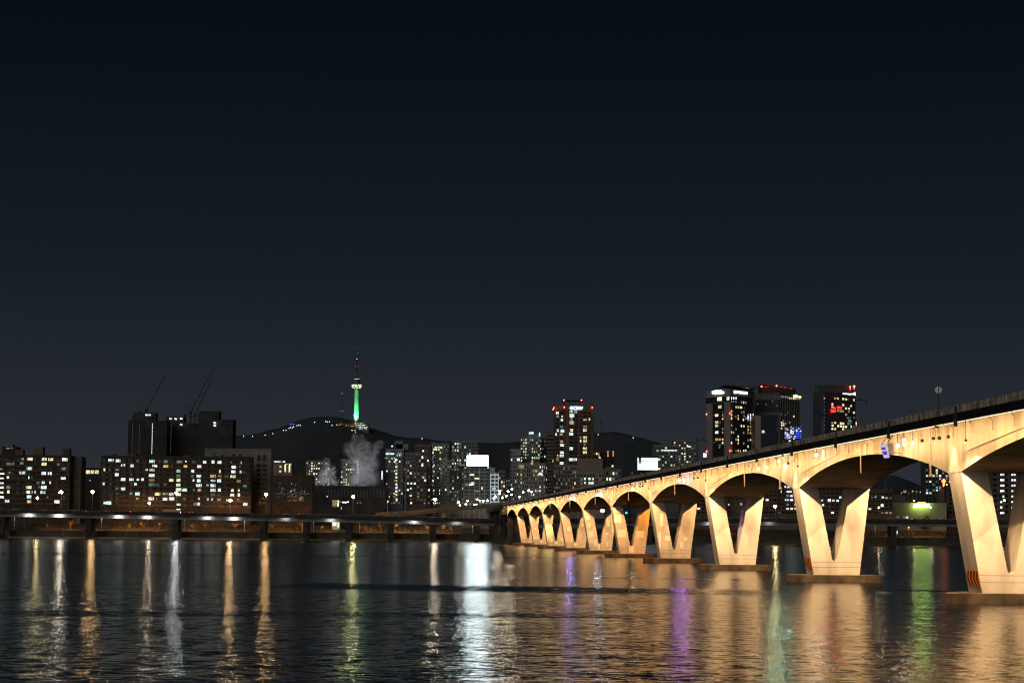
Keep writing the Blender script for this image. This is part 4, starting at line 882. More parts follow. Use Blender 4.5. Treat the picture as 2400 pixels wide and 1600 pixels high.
# ---- mid city
def city(label, x0, x1, yt, Y, wm, cols, rows, lit, pal, seed, depth=22, y0=None, y1=1182, name='apartment_tower', roof=None, clump=True, cat='apartment tower', wf=.55, hf=.5):
    Z = Bld(name, label, x0, x1, yt, Y, depth, wm, cat); Z.grid(cols, rows, min(.6, lit*1.3), pal, seed, y0=y0, y1=y1, clump=clump, wf=wf, hf=hf, dim=.22)
    for r_ in roof or (): Z.box_px('roof_house', *r_, wm, 3, 9)
    return Z
city('yellow lit slab apartment behind the left steam plume', 716, 772, 1080, 2100, TANW, 10, 11, .28, 'YYHW', 11, y1=1150, roof=[(776-16,772,1073)]).done()
Z = city('pale apartment slab standing between the two steam plumes', 798, 840, 1077, 2150, PALEW, 8, 12, .34, 'WHYCg', 12, y1=1150, roof=[]); Z.done()
Z = city('stepped pale tower with a bright cyan bar near its top', 903, 945, 1053, 1900, GREYW, 7, 17, .18, 'WYGd', 13, roof=[(925,944,1033),(927,957,1040)])
Z.win(914,1063,20,4,'C'); Z.win(919,1045,4,4,'B'); Z.win(937,1062,10,5,'g'); Z.win(906,1073,8,3,'c')
for j in range(13): Z.win(929,1077+8.2*j,4.2,4.2,rnd.choice('WYWyOdW'))
Z.done()
Z = city('small bright white vertical sign block beside the steam', 894, 900, 1098, 1880, DARKW, 1, 2, 0, 'W', 14, name='sign_block', cat='sign'); Z.win(895.5,1113,3,20,'W'); Z.done()
city('dim grey apartment tower in the gap beside the cyan bar tower', 945, 974, 1062, 2050, GREYW, 6, 15, .14, 'WdYw', 15).done()
Z = city('brown front apartment with a few large white windows', 952, 1000, 1096, 1780, BROWN, 6, 11, .05, 'W', 16)
for px, py in ((963,1108.5),(963,1144),(962.5,1161),(992,1118)): Z.win(px,py,4.6,4,'C')
Z.done()
Z = city('tall brown tower with a thin vertical row of white windows', 972, 1009, 1043, 1860, BROWN, 5, 18, .05, 'Wd', 17, roof=[(985,1000,1040)])
for py, h in ((1071,6),(1089,7),(1097,5),(1118,4),(1146,3)): Z.win(990 if py < 1110 else 993,py,4,h,'W')
Z.win(1003,1079,4,4,'W'); Z.win(1000,1130,4,50,'d'); Z.done()
Z = city('tall apartment tower with clustered yellow green windows at its top', 1009.6, 1052, 1040, 1950, GREYW, 9, 19, .20, 'HGYgd', 18, roof=[(1012,1022,1036)])
for px, py in ((1021,1048),(1028,1047.5),(1034,1048),(1017,1052.5),(1022,1053),(1029,1053.5)): Z.win(px,py,4.6,3.6,'H')
for j in range(8): Z.win(1015,1060+j*11,2.6,5,'g' if j % 3 else 'G')
Z.done()
city('pale blank gabled apartment slab in front of the clustered window tower', 1031, 1058, 1079, 1820, PALEW, 5, 13, .10, 'Wwd', 19).done()
Z = city('wide apartment slab behind the bright billboard', 1058, 1120, 1034, 2150, GREYW, 11, 19, .14, 'HWGdO', 20, roof=[(1062,1076,1030)]); Z.done()
city('small dark blue block left of the billboard building', 1053, 1087, 1103, 1760, BLUEGL, 6, 9, .22, 'WwCHd', 21).done()
Z = city('low lit flat-roofed block peeking left under the billboard', 1076, 1092, 1088, 1850, TANW, 3, 8, .1, 'W', 22); Z.win(1083,1088,13,2.4,'Y'); Z.done()
# billboard building
Z = Bld('office_building', 'grid fronted glass office under the glowing white billboard', 1087, 1149, 1092, 1740, 20, BLUEGL, 'office building')
f_ = 1740/FPX
for i in range(6):
    q = P(1087.4+i*12.2,1140,1740); b = MB(); b.box(q.x-.22,q.x+.22,1739.6,1739.99,10,Z.zt); build('mullion', b, PALEW, Z.root)
for j in range(11):
    q0 = P(1087,1097+8.6*j,1740); q1 = P(1149,1097+8.6*j,1740); b = MB(); b.box(q0.x,q1.x,1739.55,1739.985,q1.z-.18,q1.z+.18); build('spandrel', b, PALEW, Z.root)
for px, py, w, h, c in ((1106,1112,10,5,'G'),(1118,1121,11,4.5,'H'),(1094,1135,9,4,'g'),(1102,1135,4,5,'W'),(1108,1132,9,6,'H'),(1130,1143.5,3,6,'W'),(1118,1150,11,4,'c'),(1091,1095.5,4,2,'W'),(1144,1095.5,4,3,'W'),(1107,1135,5,3,'C'),(1129,1178,10,4,'c'),(1142,1178,9,4,'c')): Z.win(px,py,w,h,c)
Z.grid(10,10,.05,'wdcd',23,dark=False,y1=1184); Z.done()
Z = Bld('office_wing', 'narrow bright white lattice tower beside the billboard office', 1149, 1168, 1109, 1735, 16, PALEW, 'office building'); Z.box_px('stair_tower', 1149, 1160, 1095, PALEW, 0, 12)
for j in range(8):
    for px in (1155, 1163.5): Z.win(px,1117+9*j,6.4,6.2,'p',m=BLUEGL,d=.1)
for j in range(9): q0 = P(1149,1112.5+9*j,1735); q1 = P(1168,1112.5+9*j,1735); b = MB(); b.box(q0.x,q1.x,1734.5,1734.85,q0.z-.35,q0.z+.35); build('glowing_lattice_bar', b, emit('lattice white glow', (.72,.9,1), .55), Z.root)  # white lattice bars made to glow by emission
for px in (1149.7,1159.3,1167.5): q0 = P(px,1180,1735); b = MB(); b.box(q0.x-.3,q0.x+.3,1734.4,1734.8,12,Z.zt); build('glowing_lattice_bar', b, emit('lattice white glow', (.72,.9,1), .55), Z.root)
Z.win(1158,1144,8,3,'W'); Z.win(1159,1167,4,4,'W'); Z.done()
def billboard(label, x0, x1, y0, y1, Y, m_, legs=True):
    a = P(x0,y1,Y); c = P(x1,y0,Y); o = thing('billboard', label, 'billboard', ((a.x+c.x)/2,Y,a.z-3))
    b = MB(); b.box(a.x,c.x,Y-.05,Y+.4,a.z,c.z); build('panel', b, m_, o)
    b = MB(); b.box(a.x-.4,c.x+.4,Y+.4,Y+1.6,a.z-.5,c.z+.4)
    for i in range(4): x = a.x+(c.x-a.x)*(i+.5)/4; b.box(x-.25,x+.25,Y+.6,Y+1.4,a.z-2.5,a.z-.5)
    build('frame', b, DMET, o); return o, a, c
billboard('large blank glowing white billboard on the office roof', 1094.6, 1144, 1067, 1091, 1738, emit('billboard white', (.76,.94,1), 27, True))
# cluster right of billboard
city('small mixed block right of the white lattice tower', 1168, 1184, 1103, 1900, TANW, 3, 8, .3, 'YWO', 24).done()
city('low bluish block behind the street lamps', 1180, 1200, 1120, 2000, BLUEGL, 4, 7, .2, 'wWdc', 25).done()
city('pale narrow slab tower left of the yellow green lit tower', 1196, 1221, 1054, 1980, PALEW, 5, 15, .12, 'HGyd', 26).done()
Z = city('apartment tower full of yellow green windows with lit roof sign', 1219, 1265, 1025, 2000, GREYW, 9, 19, .33, 'HGHYg', 27, y1=1160, roof=[(1239,1265,1018)])
Z.win(1245,1015,11,5,'C',d=8); Z.win(1264.5,1018,2.5,8,'B',d=8); Z.done()
city('dim slab adjoining the yellow green lit tower', 1264, 1284, 1027, 2020, BROWN, 4, 17, .24, 'HYGg', 28).done()
Z = Bld('apartment_tower', 'tall brown tower with stacked balconies left of the beacon tower', 1282, 1299, 1011, 1900, 20, BROWN, 'apartment tower')
for j in range(20):
    q0 = P(1282,1018+8.2*j,1900); q1 = P(1299,1018+8.2*j,1900); b = MB(); b.box(q0.x,q1.x,1898.6,1899.97,q0.z-.5,q0.z+.5); build('balcony', b, GREYW, Z.root)
Z.grid(3,18,.08,'WYw',29); Z.done()
Z = city('lower front apartments with scattered white windows left of the beacon tower', 1214, 1278, 1087, 1750, GREYW, 13, 10, .15, 'WwYdLO', 30, wf=.5)
Z.win(1222,1093,11,8,'O'); Z.win(1247,1085,6,7,'O',d=.5); Z.win(1266.5,1110,8,5.5,'Y'); Z.win(1215,1076.5,7,5.5,'C',d=4); Z.done()
# beacon tower
Z = Bld('office_tower', 'tall dark gridded tower with red beacons and a lit white sign', 1297.8, 1391, 952, 1820, 26, BROWN, 'tower'); f_ = 1820/FPX; k = 3.92
for cx in (545,572,598,640,665,690,720,742,780,808,835,860,880,903):
    q = P(1160+cx/k,1000,1820); b = MB(); b.box(q.x-.2,q.x+.2,1819.5,1819.98,12,Z.zt-2.5); build('fin', b, LEDGE if cx not in (665,780) else TANW, Z.root)
for j in range(16):
    q0 = P(1297.8,964+8.65*j,1820); q1 = P(1391,964+8.65*j,1820); b = MB(); b.box(q0.x,q1.x,1819.55,1819.97,q0.z-.16,q0.z+.16); build('spandrel', b, LEDGE, Z.root)
for c in ((573,262,24,28,'W'),(575,295,16,20,'G'),(617,295,16,14,'G'),(615,327,20,26,'W'),(612,390,28,24,'g'),(577,425,18,26,'C'),(620,428,32,26,'C'),(563,460,16,24,'W'),(608,460,28,22,'O'),(610,525,30,24,'O'),(616,560,36,24,'W'),(615,627,36,24,'W'),(612,658,38,26,'W'),(575,657,14,24,'Y'),(575,690,24,30,'O'),(612,725,38,26,'W'),
  (703,252,34,22,'G'),(743,254,22,24,'C'),(707,287,42,32,'W'),(701,320,26,26,'w'),(706,353,40,32,'Y'),(707,422,28,28,'Y'),(700,457,36,28,'C'),(700,590,34,28,'C'),(702,692,42,26,'W'),(741,691,22,26,'W'),
  (828,325,30,18,'Y'),(866,322,16,24,'Y'),(828,390,38,24,'w'),(825,423,34,26,'Y'),(785,490,16,20,'O'),(828,490,34,26,'Y'),(786,522,14,26,'W'),(828,523,34,24,'Y'),(825,555,20,16,'y'),(827,590,36,24,'Y'),(826,625,36,26,'Y')):
    Z.win(1160+c[0]/k, 900+c[1]/k, c[2]/k, c[3]/k*.9, c[4])
for j in range(15):
    for cx in (572,615,703,743,786,828,866):
        q = P(1160+cx/k, 966.5+8.65*j, 1820); Z.dark.box(q.x-1.4,q.x+1.4,1819.9,1819.995,q.z-1.15,q.z+1.15)
fr = MB(); a = P(1318,939,1830); c = P(1366,939,1830); y_ = 1830
for yy in (1825,1840):
    fr.bar((a.x,yy,a.z), (c.x,yy,c.z), .5, .5)
    for t, tx in ((a,.18),(c,-.18)): fr.bar((t.x,yy,t.z), (t.x+(c.x-a.x)*tx,yy,Z.zt), .45, .45)
fr.bar((a.x+7,1825,a.z), (a.x+7,1825,Z.zt), .4, .4); fr.hexa([(a.x,1825,a.z),(c.x,1825,c.z),(c.x,1840,c.z),(a.x,1840,a.z)], [(a.x,1825,a.z+.3),(c.x,1825,c.z+.3),(c.x,1840,c.z+.3),(a.x,1840,a.z+.3)])
build('helipad_frame', fr, DMET, Z.root)
for px, py, m_ in ((1297.8,955,REDB),(1296.5,959,REDB),(1321.5,937.5,REDB),(1362.7,937.5,REDB),(1322.5,954,REDB),(1388,954.6,REDB)):
    b = MB(); b.ball(P(px,py,1818 if py > 945 else 1824), .5, 8); build('beacon', b, m_, Z.root)
SGN = emit('sign cold white', (.62,.80,1), 7, True)
def text_mesh(txt, x0, x1, y0, y1, Y, m_, parent, name='lettering', thick=.15):
    cu = bpy.data.curves.new(name, 'FONT'); cu.body = txt; cu.extrude = thick; cu.size = 1; cu.align_x = 'LEFT'
    o = bpy.data.objects.new(name, cu); COL.objects.link(o); bpy.context.view_layer.update()
    dg = bpy.context.evaluated_depsgraph_get(); me = bpy.data.meshes.new_from_object(o.evaluated_get(dg)); bpy.data.objects.remove(o)
    xs_ = [v.co.x for v in me.vertices]; ys_ = [v.co.y for v in me.vertices]
    a = P(x0,y1,Y); c = P(x1,y0,Y); sx_ = (c.x-a.x)/(max(xs_)-min(xs_)); sy_ = (c.z-a.z)/(max(ys_)-min(ys_)); base = wloc(parent); mx_, my_ = min(xs_), min(ys_)
    for v in me.vertices: v.co = Vector((a.x+(v.co.x-mx_)*sx_-base.x, Y-v.co.z-base.y, a.z+(v.co.y-my_)*sy_-base.z))
    me.materials.clear(); me.materials.append(m_); me.update()
    o = bpy.data.objects.new(name, me); COL.objects.link(o); o.parent = parent; LOC[o.name] = base; return o
b = MB(); q = P(1339.5,955.8,1819.3); b.tube((q.x,1819.6,q.z), (q.x,1819.2,q.z), 1.4, n=14); build('sign_disc', b, SGN, Z.root)
text_mesh('CSHV', 1343.5, 1366, 952.3, 959.5, 1819.4, SGN, Z.root)
Z.done()
lamp('tower_red_glow', 'POINT', P(1320,950,1812), 350, (1,.08,.05), shadow_soft_size=.5); lamp('tower_red_glow', 'POINT', P(1388,950,1812), 350, (1,.08,.05), shadow_soft_size=.5)
city('wide tan podium block under the beacon tower', 1297, 1352, 1090, 1790, TANW, 10, 8, .04, 'Yd', 31, y1=1165, name='podium_block', cat='building').done()
Z = city('grey front office with a row of white windows near the deck line', 1352, 1417, 1107, 1770, TANW, 9, 6, .03, 'd', 32, y1=1165, name='podium_block', cat='building')
for px, py, w, h in ((1371,1121.5,4,5),(1381.5,1121.5,6.5,5),(1390,1122,3,5),(1385.5,1131.5,12,5.5),(1371,1131,3,4),(1347.5,1132,3,5)): Z.win(px,py,w,h,'W' if px > 1350 else 'Y')
Z.box_px('roof_sign_wall', 1352.6, 1412.6, 1073.5, mat('blank billboard back', (.20,.16,.125), .9, .15, .1), 2, 3)
Z.done()
Z = city('dark block with glowing pinkish roof frame right of the beacon tower', 1387, 1439, 1056, 1900, BROWN, 7, 13, .08, 'YWd', 33)
for px, py, w, h in ((1389.5,1063,2.4,14),(1403.5,1066,2.4,10),(1425,1063,4,14),(1437,1062,2.4,14)): Z.win(px,py,w,h,'O')
Z.win(1413,1055.8,50,1.3,'o'); Z.done()
city('low pale block with antennas right of the blank wall', 1412, 1456, 1100, 1820, GREYW, 6, 6, .14, 'Ww', 34, roof=[(1420,1434,1093)]).done()
# second billboard
Z = city('dark block carrying the small white lettered billboard', 1478, 1550, 1101, 1800, BLUEGL, 10, 5, .06, 'wd', 35, y1=1150, cat='building', name='office_building'); Z.done()
BW = emit('lettered billboard white', (.88,1,1), 1.1, True); o, a, c = billboard('small lettered white billboard with a dark round emblem at its corner', 1494, 1542, 1072.5, 1101, 1795, BW)
INK = mat('dark sign ink', (.03,.045,.055), .7, .1, 1); GINK = emit('grey sign ink', (.4,.5,.5), .55)
b = MB(); q = P(1500,1080,1794.7); b.tube((q.x,1794.9,q.z), (q.x,1794.7,q.z), 1.15, n=16); build('emblem', b, INK, o)
b = MB(); q = P(1500,1074.2,1794.7); b.tube((q.x,1794.9,q.z), (q.x,1794.7,q.z), 1.15, n=16); q = P(1500,1085,1794.7); b.box(q.x-1.15,q.x+1.15,1794.7,1794.9,q.z-.3,q.z+.3); build('emblem', b, INK, o)
text_mesh('헤레·한기', 1503.5, 1524, 1078, 1081.5, 1794.8, GINK, o)
for py in (1076, 1098): q = P(1545,py,1795); b = MB(); b.box(q.x-1.2,q.x+.8,1794.5,1795.2,q.z-.7,q.z+.7); build('floodlight', b, BW, o)
# behind second billboard
Z = city('mid-rise with a long cyan lit roof bar', 1531, 1590, 1044, 2000, GREYW, 9, 14, .12, 'WwYdH', 36, y1=1140); Z.win(1568,1055,38,2.6,'C'); Z.done()
Z = city('pale apartment tower dotted with white windows left of the twin signed tower', 1578, 1632, 1032, 2080, GREYW, 9, 15, .2, 'WHwYd', 37, y1=1130, roof=[(1590,1612,1029)]); Z.win(1615,1046,9,2,'W'); Z.win(1652,1066,8,10,'W'); Z.done()
# ---- hotel towers at the right
Z = Bld('hotel_tower', 'grey hotel tower with two bright white roof signs', 1656, 1768, 913, 2150, 0, mat('warm grey cladding', (.27,.245,.215), .8, .15, .08), 'tower', corners=((1656,38),(1711.7,0),(1768.6,42))); kx, kk = 1640, 8.712
def zx(X): return 1640+X/8.712
def zy(Y_): return 880+Y_/8.712
# dark window strip in left face; a flat near-black sheet stands for the shaded recess
def facebox(Z, face, X0, X1, Y0, Y1, m_, name, d=.1):
    px, py = (X0+X1)/2, (Y0+Y1)/2; return Z.win(px, py, X1-X0, Y1-Y0, 'd', face, name, d, m_)
facebox(Z,0,zx(280),zx(478),zy(560),1090,BLK,'window_and_recess_sheet',.06); facebox(Z,0,zx(160),zx(600),zy(432),zy(550),BLK,'window_and_recess_sheet',.07)
facebox(Z,1,zx(640),zx(1118),zy(430),1095,mat('brown grey curtain wall', (.06,.055,.055), .4, .3, .1),'curtain_wall',.06)
for X, Y_, w, h, c in ((405,478,78,82,'Y'),(580,465,45,75,'W'),(412,638,55,62,'Y'),(348,808,52,52,'Y'),(348,950,52,52,'Y'),(348,1020,52,52,'Y'),(415,950,40,45,'a'),(348,1158,52,52,'W'),(348,1302,48,48,'O'),(412,1302,42,46,'O'),(470,805,20,45,'O'),(470,880,20,40,'Y'),(470,1085,20,40,'w'),(470,1160,20,40,'O'),(470,1300,20,40,'Y'),(470,1370,22,45,'Y'),(470,740,18,30,'d'),(405,1465,22,22,'w'),(295,805,18,16,'d'),(410,1420,40,35,'g'),(300,1365,25,20,'d')):
    Z.win(zx(X), zy(Y_), w/8.712, h/8.712, c, 0, d=.2)
rr = random.Random(5)
for X, Y_, c in [(645,458,'W'),(692,458,'W'),(740,460,'W'),(645,520,'w'),(690,525,'w'),(738,530,'w'),(850,540,'w'),(893,548,'W'),(938,552,'w'),(742,642,'Y'),(785,645,'Y'),(828,648,'Y'),(850,650,'Y'),(908,655,'a'),(648,725,'Y'),(648,798,'Y'),(648,872,'Y'),(900,745,'O'),(855,745,'o'),(785,820,'O'),(785,882,'Y'),(690,830,'p'),(735,840,'o'),(648,1015,'y'),(850,1025,'Y'),(900,1030,'Y'),(740,1090,'y'),(648,1155,'Y'),(692,1160,'y'),(895,1165,'y'),(785,1240,'Y'),(740,1300,'y'),(785,1310,'Y'),(648,1370,'Y'),(785,1378,'Y'),(895,1382,'O'),(648,1530,'O'),(785,1530,'Y'),(740,1535,'y'),(828,1540,'y'),(897,1535,'Y'),(940,1530,'Y')]+[(X,Y_,rr.choice('LLWBw')) for X in (985,1035,1090) for Y_ in (800,832,870,905)]+[(X,Y_,rr.choice('OYLw')) for X in (985,1035,1095) for Y_ in (970,1040,1105,1170) if rr.random() < .8]+[(1090,1360,'c'),(1090,1385,'c'),(1090,1410,'c'),(1090,1455,'c'),(985,1445,'C'),(985,1320,'w'),(1035,1310,'Y'),(905,820,'w'),(940,870,'w'),(890,900,'L')]:
    Z.win(zx(X), zy(Y_), 3.0, 5.0, c, 1, d=.2)
for px, py in ((zx(135),zy(790)),(zx(612),zy(768)),(zx(135),zy(1545)),(zx(610),zy(1535))):
    q = on_face(px, py, *Z.faces[0]); b = MB(); b.ball((q.x,q.y-1.2,q.z), .55, 8); build('beacon', b, REDB, Z.root)
lamp('tower_red_glow', 'POINT', on_face(zx(640),zy(1530),*Z.faces[1])+Vector((-1,-3,0)), 900, (1,.1,.05), shadow_soft_size=.3); lamp('tower_red_glow', 'POINT', on_face(zx(640),zy(770),*Z.faces[1])+Vector((-1,-3,0)), 700, (1,.1,.05), shadow_soft_size=.3)
SW = emit('roof sign white', (.75,.90,1), 7, True)
Z.win(zx(288),zy(338),5.6,6.2,'W',0,'sign_disc',.5,SW)
for X0, X1, Y0, Y1 in ((318,440,295,330),(318,480,332,372)): Z.win(zx((X0+X1)/2), zy((Y0+Y1)/2), (X1-X0)/8.712, (Y1-Y0)/8.712-.4, 'W', 0, 'sign_lettering', .5, SW)
for i in range(7): Z.win(zx(715+i*40), zy(333+i*3.6), 4.2, 4.6 if i else 5.8, 'W', 1, 'sign_lettering', .5, SW)
hp = MB(); c0 = Vector(((Z.poly[0][0]+Z.poly[2][0])/2, (Z.poly[0][1]+Z.poly[2][1])/2, Z.zt))
a_ = P(zx(440),zy(210),2190); c_ = P(zx(1090),zy(275),2190); hp.hexa([(a_.x,2170,a_.z-.8),(c_.x,2165,c_.z-1.4),(c_.x,2200,c_.z-1.4),(a_.x,2205,a_.z-.8)], [(a_.x,2170,a_.z),(c_.x,2165,c_.z+1),(c_.x,2200,c_.z+1),(a_.x,2205,a_.z)])
for t in (.25,.5,.75): x = a_.x+(c_.x-a_.x)*t; hp.bar((x,2185,Z.zt), (x,2185,a_.z-.6), .6, .6)
build('helipad', hp, BLK, Z.root); Z.done()
Z = Bld('hotel_tower', 'dark finned hotel tower with red roof lights and blue lit floors', 1768, 1876, 922, 2220, 0, mat('charcoal cladding', (.075,.075,.08), .5, .2, .08), 'tower', corners=((1768,12),(1828,0),(1876,40)))
FIN = mat('grey tan fin', (.26,.24,.21), .7, .15, .2)
for i in range(14):
    p = on_face(1771+i*4.25, 1000, *Z.faces[0]); b = MB(); b.box(p.x-.3,p.x+.3,p.y-.6,p.y-.02,12,Z.zt-1 if i < 3 or i > 12 else Z.zt-1); build('fin', b, FIN, Z.root)
for i in range(12):
    p = on_face(1830+i*4.05, 1000, *Z.faces[1]); b = MB(); b.box(p.x-.35,p.x+.15,p.y-.7,p.y-.02,12,Z.zt-1); build('fin', b, FIN, Z.root)
facebox(Z,0,zx(1160),zx(1625),zy(490),zy(730),BLK,'dark_panel',1.5)
a_ = P(zx(1240),zy(185),2240); c_ = P(zx(1945),zy(280),2240); b = MB(); b.hexa([(a_.x,2228,Z.zt),(c_.x,2232,Z.zt),(c_.x,2260,Z.zt),(a_.x,2260,Z.zt)], [(a_.x,2228,a_.z),(c_.x,2232,c_.z),(c_.x,2260,c_.z),(a_.x,2260,a_.z)]); build('roof_box', b, BLK, Z.root)
for X, Y_, m_ in ((1262,222,REDB),(1568,208,REDB),(1355,228,RED),(1740,245,RED),(1860,262,RED),(1660,235,RED)):
    b = MB(); b.ball(P(zx(X),zy(Y_),2226), .75 if m_ is REDB else .4, 8); build('beacon', b, m_, Z.root)
b = MB(); b.bar(P(zx(1245),zy(235),2226), P(zx(1600),zy(215),2226), .3, .3); b.bar(P(zx(1600),zy(215),2226), P(zx(1900),zy(275),2226), .3, .3); build('red_light_line', b, emit('dim red line', (1,.03,.03), .35), Z.root)
lamp('tower_red_glow', 'POINT', P(zx(1450),zy(200),2222), 500, (1,.05,.04), shadow_soft_size=.5)
for i in range(4): Z.win(zx(1660+i*44), zy(428+i*4), 2, 5, 'w', 1, d=.9)
for i in range(6): Z.win(zx(1830+i*40), zy(460+i*3), 2.4, 3.6, 'Y' if i < 4 else 'y', 1, d=.9)
GS = emit('green roof sign', (.42,1,.18), 6, True)
for i, (h, w) in enumerate(((6,4.2),(5,4.2),(3.4,4.2),(3.4,3.6))): Z.win(zx(1928+i*36), zy(412+i*8), w, h, 'G', 1, 'sign_lettering', 1.2, GS)
for i in range(9):
    for j in range(9):
        X, Y_ = 1745+i*38, 1050+j*27
        if rr.random() < .72 and not (i < 3 and j < 2): Z.win(zx(X), zy(Y_), 3.0 if rr.random() < .5 else 2.0, 2.2, 'U' if rr.random() < .72 else rr.choice('LBW'), 1, d=.9)
for X, Y_, c in ((1660,960,'Y'),(1700,970,'Y'),(1745,975,'y'),(1663,1010,'Y'),(1705,1010,'Y'),(1660,1075,'W'),(1745,1075,'y'),(1785,1085,'y'),(1910,830,'Y'),(1700,925,'w'),(1830,952,'w'),(1660,790,'d'),(1745,800,'d'),(1790,750,'d'),(1912,1285,'Y'),(1785,1280,'O'),(1745,1270,'y'),(1830,1330,'W'),(1700,1335,'a')): Z.win(zx(X), zy(Y_), 2.4, 3.6, c, 1, d=.9)
for X, Y_ in ((1190,578),(1368,592),(1585,612),(1497,525),(1240,815),(1370,815),(1490,825)): Z.win(zx(X), zy(Y_), 1.6, 1.8, 'w', 0, d=2)
Z.done()
Z = Bld('hotel_annex', 'lower dark glass block in front of the finned hotel tower', 1769, 1824, 974, 2080, 30, mat('night blue glass', (.028,.036,.048), .3, .2, .1), 'building')
q0 = P(1769.5,1000,2080); q1 = P(1783,1000,2080); b = MB(); b.box(q0.x,q1.x,2079.5,2079.98,10,Z.zt); build('concrete_strip', b, mat('warm grey cladding', (.27,.245,.215)), Z.root)
Z.win(zx(1295),zy(1143),6.5,6,'Y')
for j in range(6): Z.win(zx(1578), zy(910+j*45), 1.4, 1.4, 'd')
Z.done()
# red-lettered tower
k8 = 9.8
def rx(X): return 1890+X/9.8
def ry(Y_): return 860+Y_/9.8
Z = Bld('office_tower', 'dark tower glowing with red lettering and a white roof sign', 1906, 2006, 919, 2200, 0, mat('dark slate cladding', (.045,.052,.068), .5, .2, .08), 'tower', corners=((1906,14),(1934,0),(2006.5,26)))
Z.box_px('roof_box', 1915, 1998, 902, mat('dark slate cladding', (.085,.08,.085)), 10, 20)
for X, Y_, c in [(655,718,'y'),(720,720,'Y'),(845,730,'Y'),(910,738,'Y'),(960,745,'a'),(1090,755,'Y'),(595,850,'Y'),(845,870,'Y'),(1030,890,'Y'),(910,948,'Y'),(975,952,'Y'),(975,1022,'y'),(1090,1045,'Y'),(910,1088,'y'),(595,1278,'y'),(660,1278,'Y'),(790,1290,'Y'),(845,1295,'Y'),(600,1342,'Y'),(730,1352,'Y'),(790,1358,'Y'),(850,1362,'Y'),(910,1370,'Y'),(1035,1370,'W'),(595,1415,'Y'),(660,1418,'Y'),(845,1422,'Y'),(930,1160,'d'),(960,1165,'g'),(1000,1170,'g'),(975,1235,'g'),(1015,1238,'g'),(960,1300,'g'),(1010,1305,'g'),(1090,1160,'d'),(1100,1370,'d')]:
    Z.win(rx(X), ry(Y_), 4.4, 4.6, c, 1, d=.2)
for j in range(9): Z.win(rx(415), ry(715+88*j), 2.2, 3, 'Y' if j == 0 else 'd', 0, d=.2)
RL = emit('red facade lettering', (1,.004,.002), 70, True)
for X, Y_, w, h in ((600,915,70,22),(640,935,40,22),(720,915,50,12),(760,920,40,30),(800,925,40,14),(735,950,50,12),(795,957,34,14),(575,985,36,30),(610,1010,50,36),(650,1020,60,30),(580,1030,40,22),(640,975,50,14)):
    Z.win(rx(X), ry(Y_), w/9.8*.68, h/9.8*.55, 'R', 1, 'facade_lettering', .35, RL)
for X, Y_, c in ((725,1003,'O'),(785,1010,'O'),(840,1015,'O'),(600,915,'O')): Z.win(rx(X), ry(Y_), 5, 4.4, c, 1, d=.25)
for i in range(6): Z.win(rx(855+i*42), ry(590+i*5), 4.2, 5.4 if i < 4 else 4, 'W', 1, 'sign_lettering', .5, SW)
Z.win(rx(1095), ry(618), 6, 3.6, 'W', 1, 'sign_lettering', .5, SW)
for X, Y_, s_ in ((1005,452,.6),(1098,442,1.0),(1145,1275,.6),(1112,585,.5)):
    q = P(rx(X),ry(Y_),2205); b = MB(); b.ball(q, s_, 8); b.tube((q.x,q.y,q.z), (q.x,q.y,q.z-3), .15, n=5); build('beacon', b, REDB, Z.root)
lamp('tower_red_glow', 'POINT', P(rx(1050),ry(420),2206), 250, (1,.05,.04), shadow_soft_size=.5)
Z.done()
# ---- buildings seen under the bridge
def under(label, x0, x1, yt, Y, wm, cols, rows, lit, pal, seed, y1=1205, cat='apartment block', wf=.7, hf=.45):
    Z = Bld('apartment_block', label, x0, x1, yt, Y, 15, wm, cat)
    n = rows
    for j in range(n+1):
        py = yt+4+(y1-yt-4)*j/n; q0 = P(x0,py,Y); q1 = P(x1,py,Y); b = MB(); b.box(q0.x,q1.x,Y-.8,Y-.02,q0.z-.35,q0.z+.35); build('balcony', b, LEDGE, Z.root)
    Z.grid(cols, rows, lit, pal, seed, y0=yt+5, y1=y1, wf=wf, hf=hf); return Z
under('brown apartment block seen through the arch between third and fourth piers', 1590, 1706, 1136, 1560, BROWN, 11, 7, .08, 'WYw', 41).done()
Z = under('brown apartment block with paired white windows behind the third arch', 1704, 1870, 1122, 1565, BROWN, 17, 8, .03, 'Yd', 42)
for px, py, w, c in ((1846,1161,6,'w'),(1855,1161.5,6,'W'),(1841,1170.5,3,'W'),(1846.5,1171,6,'B'),(1855.5,1171,6,'W'),(1846,1181.5,5,'w'),(1846,1191.5,6,'B'),(1855.5,1191.5,6,'Y'),(1798,1170.7,6,'W'),(1737,1180.5,2,'W'),(1831,1151.5,2.5,'W'),(1845,1151.5,2.5,'W'),(1849.5,1151.5,3.5,'W'),(1854,1151.5,2.5,'W'),(1840,1140,2,'W'),(1845,1141,2,'W'),(1849,1141,2,'W'),(1708,1182,2.5,'W')): Z.win(px,py,w,4.2,c)
Z.done()
Z = under('brown apartment block with white windows seen left of the second pier', 1868, 1985, 1128, 1570, BROWN, 12, 8, .06, 'Wd', 43)
for px, py, w, c in ((1943,1171.5,6,'W'),(1953,1172,6,'W'),(1963,1172.5,6,'W'),(1927,1172,4,'B'),(1929,1183,5,'B'),(1846,1171,4,'W')): Z.win(px,py,w,4.2,c) if px > 1868 else None
Z.done()
Z = under('dark brown apartments right of the second pier under the arch', 1985, 2092, 1148, 1570, BROWN, 11, 6, .08, 'Yyd', 44)
for px, py, w, h, c in ((2067.5,1183,6,8,'C'),(2069,1164.5,5,4,'W'),(2044,1165,3,3,'w'),(2052,1163,5,6,'c')): Z.win(px,py,w,h,c)
Z.done()
